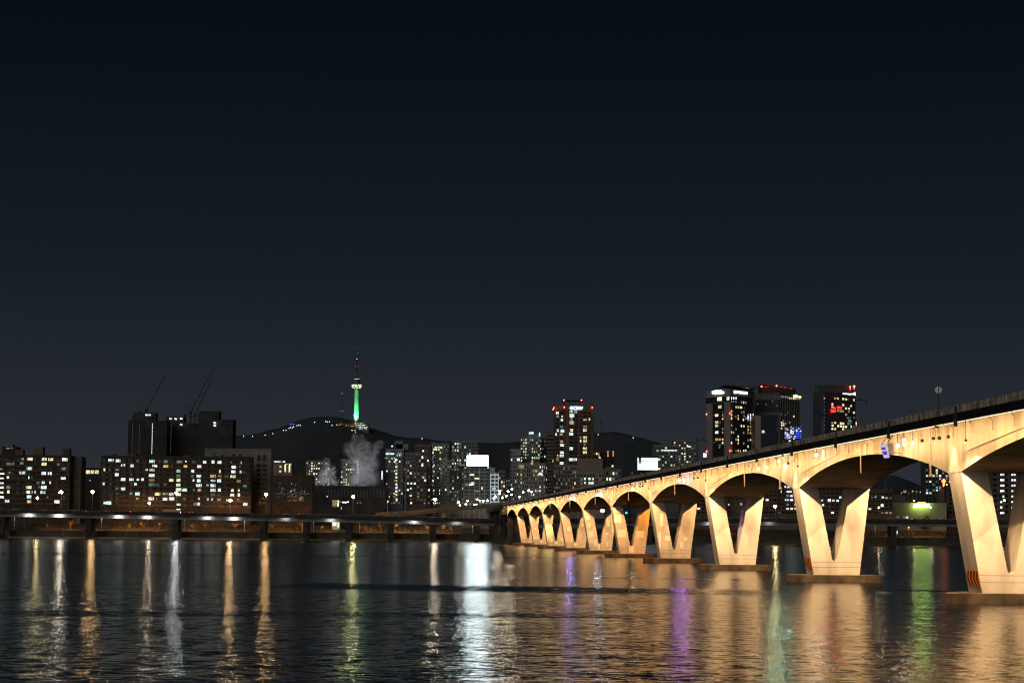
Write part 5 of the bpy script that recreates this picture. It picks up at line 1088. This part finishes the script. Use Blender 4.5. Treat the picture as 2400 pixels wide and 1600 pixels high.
# green sign building
GRB = mat('plain stucco', (.30,.27,.19), .9, .15, .1)
Z = Bld('sign_building', 'plain low building under a glowing yellow green sign', 2090, 2218, 1180, 1600, 20, GRB); 
for px in (2104, 2120): Z.win(px,1211,5,5,'g')
Z.win(2126,1212,6,5,'C'); Z.done()
Z = Bld('sign_building', 'dark stepped block left of the yellow green sign', 2086, 2124, 1162, 1640, 20, BROWN); Z.done()
o = thing('shop_sign', 'glowing white and yellow green sign bar with amber letters on a low roof', 'sign', P(2160,1188,1597))
a = P(2140.6,1188,1597); c = P(2179,1181,1597); b = MB(); b.hexa([(a.x,1596.5,a.z),(c.x,1596.5,a.z),(c.x,1597.5,a.z),(a.x,1597.5,a.z)], [(a.x+.9,1596.5,c.z),(c.x-.4,1596.5,c.z),(c.x-.4,1597.5,c.z),(a.x+.9,1597.5,c.z)]); build('light_bar', b, emit('yellow green sign', (.62,1,.22), 15, True), o)
b = MB(); a = P(2151,1178.6,1597); c = P(2169,1175.6,1597); n = 7
for i in range(n): x = a.x+(c.x-a.x)*i/n; b.box(x,x+(c.x-a.x)/n*.8,1596.7,1597.2,a.z,c.z-(.15 if i % 2 else 0))
build('lettering', b, emit('amber sign letters', (1,.62,.05), 2.4), o)
# tower behind with church and cross
Z = city('dark gridded tower behind the lit church cross', 2169, 2246, 1076, 1900, mat('slate grid wall', (.085,.09,.085), .8, .2, .1), 10, 17, .2, 'WCWGwYc', 51, y1=1192, clump=False, wf=.62, hf=.6); Z.done()
q = P(2207,1186,1700); o = thing('church_spire', 'brown stepped church spire below the glowing cross', 'church', (q.x,1700,8)); a = P(2196,1160,1700); c = P(2217,1145,1700)
b = MB(); b.box(a.x,c.x,1700,1708,8,a.z); b.hexa([(a.x,1700,a.z),(c.x,1700,a.z),(c.x,1708,a.z),(a.x,1708,a.z)], [(a.x+3.2,1701,c.z-.6),(c.x-.3,1701,c.z),(c.x-.3,1707,c.z),(a.x+3.2,1707,c.z-.6)]); build('wall', b, BROWN, o)
q = P(2212,1140,1698); cr_ = thing('neon_cross', 'glowing amber neon cross on the church spire', 'cross', (q.x,1698,q.z)); b = MB(); t_ = P(2212,1121.5,1698); w2 = .62
b.box(q.x-w2,q.x+w2,1697.6,1698.4,q.z,t_.z); z = P(2212,1127,1698).z; b.box(q.x-1.75,q.x-w2,1697.6,1698.4,z-.55,z+.55); b.box(q.x+w2,q.x+1.75,1697.6,1698.4,z-.55,z+.55); build('cross', b, emit('neon cross', (1,.16,.03), 7, True), cr_)
# hillside houses
rr = random.Random(8)
for i, (px, py, w, c) in enumerate(((2121,1150,7,'O'),(2120,1153.5,7,'O'),(2113,1155,2,'Y'),(2139,1150.5,2.5,'Y'),(2148,1151.5,4,'O'),(2157,1152.5,2,'W'),(2166,1152,3,'o'),(2130,1155,3,'o'))):
    a = P(px-w/2-2,py-2.5,4000); c_ = P(px+w/2+2,py-2.5,4000); o = thing('hillside_house', 'tiny orange lit house on the far slope under the arch', 'house', ((a.x+c_.x)/2,4004,16), 'orange lit houses on the far slope')
    b = MB(); b.box(a.x,c_.x,4000,4010,10,a.z); build('wall', b, BROWN, o)
    q = P(px,py,3999.9); block('window', wmat(c), q, (w*4000/FPX,.3,2.2*4000/FPX), o)
# right edge apartments
Z = under('apartment block with stacked pairs of white windows at the right edge', 2325, 2445, 1075, 1500, BROWN, 9, 10, .0, 'W', 52, y1=1206)
for j in range(10):
    for px in (2346.5, 2351.5, 2372.5, 2378.5):
        if rnd.random() < .85: Z.win(px, 1086+12.8*j, 4.8, 4.6, rnd.choice('WCWWBY') if px < 2360 or rnd.random() < .8 else 'y')
Z.done()
under('dim brown apartments between the nearest pier and the right edge block', 2222, 2325, 1140, 1620, BROWN, 10, 6, .05, 'Wd', 53).done()
# ---- plant building and steam
Z = Bld('plant_building', 'long low plant building with pale columns and steam rising from its roof', 731, 905, 1141, 1700, 40, mat('dark plant concrete', (.06,.06,.062), .9, .3, .1))
for i in range(18): q = P(770+i*7.6,1155,1700); b = MB(); b.box(q.x-.2,q.x+.2,1699.6,1699.98,P(800,1164,1700).z,P(800,1147,1700).z); build('pilaster', b, GREYW, Z.root)
for px, py, w, h, c in ((786,1178,14,14,'y'),(792.5,1179,3.6,14,'H'),(807,1176.5,11,3,'W'),(816,1175.5,3,3.5,'W'),(838,1177.5,3,2.4,'w'),(845,1177.5,4,2,'w'),(767,1163,2.8,2.6,'W'),(731.5,1174.5,3.4,2.4,'W'),(735,1184.5,2.4,2,'w'),(786,1186,12,4,'o'),(800,1190,2.4,6,'O'),(797,1175,3,4,'g')): Z.win(px,py,w,h,c)
for px in (790,809,828,861): Z.box_px('roof_vent', px-2.6, px+2.6, 1138, BLK, 2, 5)
q = P(762,1139,1702); b = MB(); b.bar((q.x-6,1702,q.z-.6), (q.x+9,1702,q.z+2.0), .8, .5); build('lit_roof_edge', b, mat('pale zinc', (.5,.5,.5)), Z.root)
Z.done()
q = P(782,1181,1690); q2 = P(808,1190,1690); b = MB()
def steam(name, label, x0, x1, y0, y1, Y, depth, blobs, dens):
    a = P(x0,y1,Y); c = P(x1,y0,Y); cen = Vector(((a.x+c.x)/2,Y+depth/2,(a.z+c.z)/2))
    b = MB(); b.box(a.x,c.x,Y,Y+depth,a.z,c.z)
    m = bpy.data.materials.new(name); m.use_nodes = True; nt = m.node_tree; N = nt.nodes; L = nt.links
    for n in list(N): N.remove(n)
    out = N.new('ShaderNodeOutputMaterial'); pv = N.new('ShaderNodeVolumePrincipled'); L.new(pv.outputs[0], out.inputs['Volume'])
    pv.inputs['Color'].default_value = (.93,.93,.95,1); pv.inputs['Anisotropy'].default_value = .15
    tc = N.new('ShaderNodeTexCoord'); nz = N.new('ShaderNodeTexNoise'); nz.inputs['Scale'].default_value = .11; nz.inputs['Detail'].default_value = 5; nz.inputs['Roughness'].default_value = .62
    L.new(tc.outputs['Object'], nz.inputs[0])
    wv = N.new('ShaderNodeVectorMath'); wv.operation = 'SUBTRACT'; L.new(nz.outputs['Color'], wv.inputs[0]); wv.inputs[1].default_value = (.5,.5,.5)
    wp = N.new('ShaderNodeVectorMath'); wp.operation = 'MULTIPLY_ADD'; L.new(wv.outputs[0], wp.inputs[0]); wp.inputs[1].default_value = (20,20,20); L.new(tc.outputs['Object'], wp.inputs[2])
    acc = None
    for px, py, r in blobs:
        p = P(px,py,Y+depth/2)-cen; rad = r*Y/FPX
        d = N.new('ShaderNodeVectorMath'); d.operation = 'DISTANCE'; L.new(wp.outputs[0], d.inputs[0]); d.inputs[1].default_value = (p.x,0,p.z)
        mr = N.new('ShaderNodeMapRange'); mr.interpolation_type = 'SMOOTHSTEP'; L.new(d.outputs['Value'], mr.inputs[0]); mr.inputs[1].default_value = rad*.35; mr.inputs[2].default_value = rad; mr.inputs[3].default_value = 1; mr.inputs[4].default_value = 0
        if acc is None: acc = mr.outputs[0]
        else:
            s = N.new('ShaderNodeMath'); s.operation = 'MAXIMUM'; L.new(acc, s.inputs[0]); L.new(mr.outputs[0], s.inputs[1]); acc = s.outputs[0]
    n2 = N.new('ShaderNodeTexNoise'); n2.inputs['Scale'].default_value = .19; n2.inputs['Detail'].default_value = 6; n2.inputs['Roughness'].default_value = .6; L.new(tc.outputs['Object'], n2.inputs[0])
    w2 = N.new('ShaderNodeMapRange'); L.new(n2.outputs[0], w2.inputs[0]); w2.inputs[1].default_value = .38; w2.inputs[2].default_value = .64; w2.inputs[3].default_value = .12; w2.inputs[4].default_value = 1.5
    ac2 = N.new('ShaderNodeMath'); ac2.operation = 'MULTIPLY'; L.new(acc, ac2.inputs[0]); L.new(w2.outputs[0], ac2.inputs[1]); acc = ac2.outputs[0]
    mu = N.new('ShaderNodeMath'); mu.operation = 'MULTIPLY'; L.new(acc, mu.inputs[0]); mu.inputs[1].default_value = dens
    L.new(mu.outputs[0], pv.inputs['Density'])
    o = build(name, b, m, None, cen); tag(o, label, 'steam', None, 'stuff'); return o
steam('steam_plume', 'large grey steam plume rising above the plant roof', 785, 915, 1005, 1142, 1724, 22, [(848,1120,37),(830,1128,28),(868,1122,30),(850,1095,33),(866,1085,30),(842,1068,30),(826,1050,25),(832,1036,18),(846,1033,15),(872,1062,23),(885,1046,17),(889,1040,11),(858,1052,21)], .075)
steam('steam_plume', 'smaller bluish steam plume blowing left of the large one', 716, 812, 1060, 1142, 1724, 16, [(742,1136,10),(750,1130,15),(762,1118,22),(770,1102,22),(768,1088,15),(778,1122,18),(790,1132,11)], .13)
for px, pw, ax, ay in ((835,34000,842,1075),(865,34000,862,1075),(762,42000,764,1105)):  # spots and housings added on the plant roof to brighten the steam
    q = P(px,1139,1703); lamp('steam_fill_beam', 'SPOT', (q.x,1703,q.z+.9), pw, (.90,.93,1), aim=P(ax,ay,1735), spot_size=R(90), spot_blend=.9, shadow_soft_size=.5)
    b = MB(); b.box(q.x-.5,q.x+.5,1702.2,1702.8,q.z-1.2,q.z+.6); o = build('steam_fill_light', b, DMET); tag(o, {835:'floodlight added to brighten the left side of the large steam plume',865:'floodlight added to brighten the right side of the large steam plume',762:'floodlight added to brighten the small steam plume'}[px], 'floodlight')
steam('vapour_puff', 'small puff of vapour glowing red above the twin signed tower', 1724, 1742, 882, 908, 2188, 6, [(1731,899,5),(1733,893,5),(1736,888,3)], .5)
lamp('vapour_red_beam', 'SPOT', P(1731,910,2186), 2500, (1,.08,.06), aim=P(1732,893,2191), spot_size=R(90), spot_blend=.7, shadow_soft_size=.3)
# ================================================================== STREET LAMPS
HEADM = {'orange': ((1,.60,.26), 260), 'warm': ((1,.74,.46), 200), 'white': ((.95,.97,1), 220), 'yellow': ((1,.80,.36), 260), 'pale': ((1,.84,.62), 240)}
PROTO = {}
def street_lamp_proto(c, loc):
    o = thing('street_lamp', '', 'street lamp', loc); x, y, z = loc
    b = MB(); b.tube((x,y,z), (x,y,z+11.7), .17, .10, 6); build('pole', b, mat('grey lamp pole', (.32,.27,.2), .6, .1, 1), o)
    b = MB(); b.bar((x,y,z+11.6), (x+.9,y,z+11.95), .1, .1); b.bar((x,y,z+11.6), (x-.9,y,z+11.95), .1, .1); build('arm', b, DMET, o)
    b = MB(); b.ball((x,y-.1,z+11.7), 1.05, 12, sz=.8); build('lamp_head', b, emit('street lamp ' + c, HEADM[c][0], HEADM[c][1]*.55, True), o)
    return o
def street_lamp(px, py, Y, c, label, sc=1.0, group=None):
    p = P(px, py, Y); loc = (p.x, Y, p.z-11.7*sc)
    if c not in PROTO: PROTO[c] = o = street_lamp_proto(c, loc); o['label'] = label
    else: o = dup(PROTO[c], loc, label)
    o.scale = (sc, sc, sc)
    if group: o['group'] = group
    return o
ELG = 'street lamps along the expressway'
for px, py, c, lab in ((144,1152.5,'pale','pale street lamp in front of the leftmost apartment block'),(217,1152,'orange','bright orange street lamp standing in the gap between the two long blocks'),(88,1166,'yellow','low yellowish street lamp before the left block'),
                       (350,1178,'warm','dim warm street lamp before the left half of the very long block'),(413.6,1155,'white','white street lamp in front of the middle of the very long block'),(540,1172,'orange','orange street lamp among bare trees at the right of the long block'),
                       (623.7,1158,'orange','orange street lamp left of the brick arched building'),(827.8,1163.5,'yellow','tall yellow street lamp in front of the plant building'),(1019,1169.6,'pale','tall street lamp before the clustered window tower'),
                       (1944,1172,'warm','street lamp seen through the V of the second pier'),(2060,1189,'warm','low street lamp under the second arch from the right'),(2142,1173,'warm','street lamp left of the yellow green sign'),(2181,1189,'warm','street lamp right of the yellow green sign'),
                       (2354,1172,'pale','street lamp seen through the V of the nearest pier'),(1817,1186,'yellow','yellow street lamp between the second and third piers')):
    street_lamp(px, py, 1447 if px < 1100 else 1455, c, lab, {88:.8, 350:.8, 1944:.6, 2060:.55, 2142:.42, 2181:.42, 2354:.6}.get(px, 1.0), ELG)
CL = 'cluster of street lamps before the far towers'
for i, (X, Y_) in enumerate(((1410,962),(1375,983),(1295,978),(1297,1000),(1360,1026),(1406,1013),(1323,1040),(1478,1034),(1513,993),(1090,1058),(1005,1070),(988,1103),(1088,1107),(1065,1108),(920,1082),(933,1112),(1245,1048),(1185,1067),(1260,1030),(1117,1068),(1147,1070),(1565,975),(1590,988))):
    street_lamp(840+X/3.92, 900+Y_/3.92, 1560+(i*37) % 140, 'pale' if i % 3 else 'warm', 'small pale street lamp in the cluster beside the far end of the bridge', .62, CL)
# added orange spots without lamp posts, brightening the fronts of the buildings
for px, Y, e in ((-30,1530,1500),(92,1530,2600),(300,1528,5000),(345,1528,7500),(413,1528,3000),(500,1528,5500),(540,1528,9000),(575,1528,5500),(690,1520,1500),(735,1520,1800),(850,1600,3500),(893,1600,3500),(950,1600,3000),(1000,1560,2500),(1050,1640,5000),(1120,1660,6000),(1165,1660,4000),(1240,1660,6000),(1330,1690,7000),(1400,1690,6000),(1720,1520,1600),(1830,1520,1600),(1945,1520,1400),(2060,1520,1400),(2110,1540,3500),(2190,1560,2500),(2360,1470,1200)):
    p = P(px, 1185, Y); lamp('facade_fill_spot', 'SPOT', (p.x, Y, 30 if Y < 1535 else 17.5), e*.9, (1,.50,.16), shadow_soft_size=.5, spot_size=R(150), spot_blend=.8, aim=(p.x, Y+9, 18 if Y < 1535 else 8))
# park lamps below the expressway
pk = None
for i, (px, py, col, lab) in enumerate(((34,1210,'white','white park lamp by the bank, leftmost under the expressway'),(238.5,1212,'white','white park lamp beside a small bare tree under the expressway'),(432,1215.5,'white','white park lamp just right of a column in the long block span'),(573,1217,'white','white park lamp under the right end of the long block'),
                             (709.5,1220,'orange','orange park lamp beside a lit bare tree'),(735,1216,'white','slim white park lamp left of the bright doorway'),(843,1223,'orange','small orange park lamp right of the bright doorway'),(909,1175,'white','pale slim lamp post before the plant building'),(1108,1229,'orange','park lamp at the foot of the access ramp'),(2051,1232,'warm','small park lamp under the second arch'),(2130,1236,'orange','park lamp beside the dark tree below the sign'))):
    p = P(px, py, 1462); z0 = 5.1
    o = thing('park_lamp', lab, 'park lamp', (p.x,1462,z0), 'park lamps on the bank')
    b = MB(); b.tube((p.x,1462,z0), (p.x,1462,p.z), .14, .09, 6); build('pole', b, mat('white painted pole', (.62,.60,.56), .5, .1, 1), o)
    b = MB(); b.ball((p.x,1462,p.z+.2), .24, 8); build('lamp_head', b, emit('park lamp ' + col, HEADM[col][0], 12, False), o)
    lamp('park_lamp_glow', 'SPOT', (p.x+.4,1461.3,p.z), 500 if col == 'white' else 900, HEADM[col][0] if col == 'white' else (1,.5,.15), shadow_soft_size=.3, spot_size=R(140), spot_blend=.8, aim=(p.x+.4,1464,5))
for px, e in ((120,500),(170,700),(275,1500),(320,1700),(365,1500),(450,1200),(500,900),(560,700),(640,800),(690,1300),(760,900),(870,1400),(940,1800),(990,1500),(1045,1900),(1160,700),(1700,600),(2010,500),(2090,800),(2150,800),(2190,600)):
    p = P(px,1232,1484); lamp('bank_path_glow', 'SPOT', (p.x,1476,12.5), e*7.0, (1,.47,.13), shadow_soft_size=.5, spot_size=R(140), spot_blend=.8, aim=(p.x,1484,5))
lamp('doorway_glow', 'SPOT', P(787,1221,1476), 1800, (.95,1,.72), shadow_soft_size=.5, spot_size=R(130), spot_blend=.8, aim=P(787,1232,1486))
# lit kiosk by the park path
a = P(778,1219,1490); c = P(796,1219,1490); o = thing('kiosk', 'small bright pale doorway kiosk under the expressway', 'kiosk', ((a.x+c.x)/2,1493,6)); b = MB(); b.box(a.x,c.x,1490,1496,6,a.z); build('wall', b, PALEW, o)
block('window', emit('kiosk light', (.95,1,.75), 1.0), P(784,1226,1489.9), (3.0,.2,3.6), o); block('door', emit('kiosk light', (.95,1,.75), 1.0), P(793,1228,1489.9), (1.2,.2,4.4), o)
for px in (2087.5, 2099.5):
    a = P(px-5,1242,1470); c = P(px+5,1252,1470); o = thing('kiosk', 'white lit cabin on the bank, left of a pair' if px < 2090 else 'white lit cabin on the bank, right of a pair', 'cabin', ((a.x+c.x)/2,1472,5)); b = MB(); b.box(a.x,c.x,1470,1474,5,a.z+.2); build('wall', b, GREYW, o); block('window', wmat('B'), P(px,1247,1469.9), (2.5,.2,2.2), o)
p = P(148,1251,1442); o = thing('notice_board', 'small white notice plate on the embankment wall', 'sign', (p.x,1442.4,p.z-1)); b = MB(); b.box(p.x-.9,p.x+.9,1442.2,1442.45,p.z-.8,p.z+.8); build('plate', b, PALEW, o)
p = P(1412,1196,1425); o = thing('white_floodlight', 'bright white oval floodlight seen through the sixth arch of the bridge', 'floodlight', (p.x,1425,p.z-2)); b = MB(); b.ball(p, 1.6, 12, sz=.62); build('lamp_head', b, emit('white flood head', (.86,.88,1), 16, True), o); b = MB(); b.tube((p.x,1425.5,ez(p.x)-1), (p.x,1425.5,p.z-.5), .15, n=6); b.bar((p.x,1425.5,p.z-.8), (p.x,1421,ez(p.x)-.6), .1, .1); build('bracket', b, DMET, o)
p = P(1468,1201,1440); o = thing('traffic_light', 'small green traffic light seen through the fifth arch', 'traffic light', (p.x,1440,ez(p.x)-1)); b = MB(); b.tube((p.x,1440,ez(p.x)-1), (p.x,1440,p.z+1), .12, n=6); b.box(p.x-.4,p.x+.4,1439.6,1440,p.z-.5,p.z+1.2); build('signal_body', b, DMET, o); b = MB(); b.ball((p.x,1439.4,p.z), .6, 8); build('lens', b, emit('green signal', (.05,1,.55), 5), o)
# barriers and fence
for i in range(9):
    p = P(219+i*4,1239,1456); o = thing('road_barrier', 'red and white water filled barrier, one of a row on the bank', 'barrier', (p.x,1456,5.1), 'red and white barriers on the bank')
    b = MB(); b.hexa([(p.x-.62,1455.7,5.1),(p.x+.62,1455.7,5.1),(p.x+.62,1456.3,5.1),(p.x-.62,1456.3,5.1)], [(p.x-.5,1455.85,6.1),(p.x+.5,1455.85,6.1),(p.x+.5,1456.15,6.1),(p.x-.5,1456.15,6.1)]); build('barrier_body', b, mat('red plastic', (.6,.05,.03), .5) if i % 2 else mat('white plastic', (.75,.72,.7), .5), o)
p = P(310,1238,1470); o = thing('fence', 'pale slatted timber fence on the bank under the expressway', 'fence', (p.x,1470,5.1)); b = MB()
for i in range(13): b.box(p.x-3.8+i*.6,p.x-3.5+i*.6,1469.9,1470.1,5.1,7.6)
b.bar((p.x-3.8,1470.2,6.6), (p.x+4,1470.2,6.6), .1, .2); build('slats', b, mat('pale timber', (.4,.3,.18), .8), o)
# ================================================================== TREES
BARK = mat('winter bark', (.22,.15,.09), .9, .3, 1.0)
def grow(mb_t, mb_c, p, d, L, r, lev, rr, maxlev):
    q = p + d*L; (mb_t if lev < 2 else mb_c).tube(p, q, r, r*.62, 5 if lev < 2 else 3, cap=False)
    if lev >= maxlev: return
    for i in range(rr.choice((3,3,4)) if lev else 5):
        ax = Vector((rr.uniform(-1,1), rr.uniform(-1,1), rr.uniform(-.25,.5))).normalized(); nd = (d*(.75 if lev else .55) + ax*.75 + Vector((0,0,.12))).normalized()
        st = p + d*L*rr.uniform(.45,1.0); grow(mb_t, mb_c, st, nd, L*rr.uniform(.55,.8), r*.55, lev+1, rr, maxlev)
def tree_proto(loc, seed, h, maxlev=4, leafy=False):
    rr = random.Random(seed); o = thing('bare_tree', '', 'tree', loc); t = MB(); c = MB(); p = Vector(loc)
    grow(t, c, p, Vector((rr.uniform(-.08,.08),rr.uniform(-.08,.08),1)).normalized(), h*.34, h*.022, 0, rr, maxlev)
    build('trunk', t, BARK, o); build('crown', c, BARK, o); return o
protos = [tree_proto(P(px,1238,1466) * 1, s, h) for px, s, h in ((256,1,7.5),(690,2,8.0),(967,3,7.0))]
for o, px, lab in zip(protos, (256,690,967), ('small pale bare tree beside the white park lamp','orange lit bare tree left of the orange park lamp','spreading bare tree below the clustered window tower')):
    q = P(px,1238,1466); o.location = (q.x,1466,5.1); o['label'] = lab; o['group'] = 'bare winter trees on the bank'
rr = random.Random(21); n = 0
for px, Y, sc in ((60,1476,1),(110,1480,.9),(165,1484,1.1),(195,1476,.8),(300,1482,1),(338,1480,1.2),(372,1486,1),(395,1476,.8),(455,1480,1.1),(482,1486,1),(520,1478,.9),(552,1484,1.1),(598,1480,1),(640,1486,1.2),(662,1478,.9),(708,1486,1.1),(752,1480,1),(845,1476,1.1),(858,1482,1),(872,1478,.9),(893,1486,1.2),(925,1480,1),(945,1476,.8),(1002,1484,1),(1060,1480,.9),
                  (1690,1480,1.1),(2020,1480,1),(2060,1484,1.1),(2120,1476,1),(2140,1480,.9),(2215,1482,1.1)):
    q = P(px,1238,Y); ref = 'under the expressway' if px < 1100 else 'under the bridge'
    n += 1; dup(protos[n % 3], (q.x,Y,5.1+max(0,(Y-1478)*.17)), f'bare orange lit tree {ref}, {ORD[n-1] if n <= 25 else ORD[n-26]} from the left', rr.uniform(0,6), (sc,sc,sc*rr.uniform(.9,1.15)), 'bare winter trees on the bank')
SG = 'bare street trees before the buildings'
for i, px in enumerate((318,334,346,500,512,530,548,566,578,840,858,875,890,915,935,955,975)):
    Y = 1527; q = P(px,1190,Y); sc = rr.uniform(1.0,1.5); dup(protos[i % 3], (q.x,Y,10), f'bare street tree lit orange behind the expressway, {ORD[i]} from the left', rr.uniform(0,6), (sc,sc,sc*1.25), SG)
# dark leafy tree on the right bank
def leafy(loc, seed, rad, h, n, label, m_):
    rr = random.Random(seed); o = thing('leafy_tree', label, 'tree', loc); t = MB(); c = MB(); p = Vector(loc); dum = MB()
    grow(t, t, p, Vector((0,0,1)), h*.4, h*.03, 0, rr, 2); build('trunk', t, BARK, o)
    cl = [(Vector((rr.gauss(0,.45)*rad, rr.gauss(0,.45)*rad, h*.62+rr.gauss(0,.2)*h)), rr.uniform(.25,.5)*rad) for _ in range(14)]
    for _ in range(n):
        ce, r = rr.choice(cl); d = Vector((rr.gauss(0,1),rr.gauss(0,1),rr.gauss(0,1))).normalized()*r*rr.random()**.4; q = p+ce+d
        u = Vector((rr.uniform(-1,1),rr.uniform(-1,1),rr.uniform(-1,1))).normalized()*rr.uniform(.12,.3); v = u.cross(Vector((rr.uniform(-1,1),rr.uniform(-1,1),1))).normalized()*.18
        c.face([q-u,q+v,q+u,q-v])
    build('crown', c, m_, o); return o
LEAF = mat('dark evergreen leaf', (.05,.055,.025), .8, .4, .6)
q = P(2172,1250,1458); leafy((q.x,1458,5.1), 5, 6.2, 15, 2600, 'round dark leafy tree below the yellow green sign', LEAF)
q = P(908,1195,1600); leafy((q.x,1600,9.5), 6, 5.5, 13, 2000, 'dark evergreen tree left of the brown front apartment', LEAF)
q = P(1058,1195,1600); leafy((q.x,1600,10.5), 7, 5, 9, 1500, 'low dark evergreen behind the access ramp', LEAF)
# shrubs over the slope
b = MB(); rr = random.Random(3)
for _ in range(15000):
    x = rr.uniform(-560, 520); y = rr.uniform(1474, 1512); z = 5.2 if y < 1478 else 5.2+(y-1478)/22*3.8 if y < 1500 else 9+(y-1500)*.05
    hh = rr.random()**1.6*(2.6+1.6*math.sin(x*.11)+1.2*math.sin(x*.037+2)); c = Vector((x,y,z+abs(hh)))
    u = Vector((rr.uniform(-1,1),rr.uniform(-.5,.5),rr.uniform(-1,1))).normalized()*rr.uniform(.15,.5); v = u.cross(Vector((rr.uniform(-1,1),1,rr.uniform(-1,1)))).normalized()*rr.uniform(.05,.2)
    b.face([c-u, c+v, c+u, c-v])
o = build('shrubbery', b, mat('dry winter shrubs', (.16,.09,.045), .9, .5, .3)); tag(o, 'dry brown shrubs covering the slope under the expressway', 'shrubs', None, 'stuff')
b = MB()
for _ in range(6000):
    x = rr.uniform(-560, 520); y = rr.uniform(1446, 1470); c = Vector((x,y,5.2+rr.random()**3*1.1)); u = Vector((rr.uniform(-.3,.3),rr.uniform(-.2,.2),1)).normalized()*rr.uniform(.2,.5); v = Vector((1,0,0))*.06; b.face([c-u*.2-v, c-u*.2+v, c+u])
o = build('grass', b, mat('dry grass', (.2,.14,.06), .9, .4, .3)); tag(o, 'dry grass along the top of the embankment', 'grass', None, 'stuff')
# ================================================================== CARS
PAINT = [mat('car paint ' + n_, c_, .3, .05, 1) for n_, c_ in (('silver',(.4,.4,.42)),('black',(.02,.02,.022)),('white',(.7,.7,.7)),('dark red',(.2,.02,.02)))]
TAIL = emit('tail light', (1,.04,.02), 40, False); HEAD = emit('head light', (1,.93,.82), 60, False)
def car_proto(loc, m_, away):
    o = thing('car', '', 'car', loc); x, y, z = loc; b = MB(); L2 = 2.2
    prof = [(-L2,.35),(L2,.35),(L2,.75),(L2-.25,.85),(1.25,.95),(.55,1.42),(-1.15,1.45),(-1.85,1.0),(-L2,.95)]
    k_ = len(prof); b.v += [(x+px,y-.85,z+pz) for px, pz in prof] + [(x+px,y+.85,z+pz) for px, pz in prof]; b.f.append(tuple(range(k_))); b.f.append(tuple(range(2*k_-1,k_-1,-1))); b.m += [0,0]
    for i in range(k_): j = (i+1) % k_; b.f.append((i,k_+i,k_+j,j)); b.m.append(0)
    build('body', b, m_, o)
    b = MB(); b.hexa([(x-1.55,y-.87,z+1.0),(x+1.0,y-.87,z+1.0),(x+1.0,y+.87,z+1.0),(x-1.55,y+.87,z+1.0)], [(x-1.1,y-.86,z+1.36),(x+.5,y-.86,z+1.36),(x+.5,y+.86,z+1.36),(x-1.1,y+.86,z+1.36)]); build('side_glass', b, DARKGLASS, o)
    for sx in (-1.35, 1.4):
        for sy in (-.8, .8): b = MB(); b.tube((x+sx,y+sy-.1,z+.33), (x+sx,y+sy+.1,z+.33), .33, n=10); build('wheel', b, BLK, o)
    for sy in (-.65, .65):
        b = MB(); b.box(x+L2-.12,x+L2+.05,y+sy-.2,y+sy+.2,z+.66,z+.86); build('headlight', b, HEAD, o)
        b = MB(); b.box(x-L2-.05,x-L2+.12,y+sy-.2,y+sy+.2,z+.74,z+.96); build('taillight', b, TAIL, o)
    return o
cars = []; CG = 'cars driving along the expressway'
cpx = [6,28,44,98,112,165,178,196,258,300,452,480,510,586,676,694,750,758,878,893,930,1003,1022,1046,1074,1760,1798,1822,2140,2162,2207,2222]
for i, px in enumerate(cpx):
    x = ex(px); left = i % 2; y = YE-4.5 if left else YE-7.2; z = ez(x)-1.0+.01
    side_ = 'left of the bridge' if px < 1200 else 'beyond the bridge arches'
    idx = i if px < 1200 else i-25
    lab = f'car on the expressway {side_}, {ORD[idx]} from the left'
    if i < 4: c = car_proto((x,y,z), PAINT[i], left); c['label'] = lab; c['group'] = CG; cars.append(c)
    else: c = dup(cars[i % 4], (x,y,z), lab, 0, None, CG)
    if left: c.rotation_euler = (0,0,math.pi)
x = ex(404); z = ez(x)-.99; y = YE-4; o = thing('bus', 'long bus with a bright white front sign passing before the long block', 'bus', (x,y,z)); b = MB(); b.box(x-6,x+6,y-1.25,y+1.25,z+.4,z+3.3); build('body', b, mat('bus paint', (.25,.08,.06), .4), o)
b = MB(); b.box(x-5.6,x+5.6,y-1.28,y-1.251,z+1.6,z+2.7); build('side_window', b, emit('bus window', (1,.75,.45), .12), o)
b = MB(); b.box(x+5.0,x+9.5,y-1.3,y-1.26,z+2.2,z+3.1) if False else b.box(x+3.4,x+5.9,y-1.3,y-1.262,z+2.75,z+3.2); build('route_sign', b, emit('bus sign', (.8,1,1), 3), o)
for sx in (-4, 3.6):
    b = MB(); b.tube((x+sx,y-1.3,z+.5), (x+sx,y-1.0,z+.5), .5, n=12); build('wheel', b, BLK, o)
for sy in (-.9,.9): b = MB(); b.box(x+6,x+6.06,y+sy-.2,y+sy+.2,z+.8,z+1.1); build('headlight', b, HEAD, o)
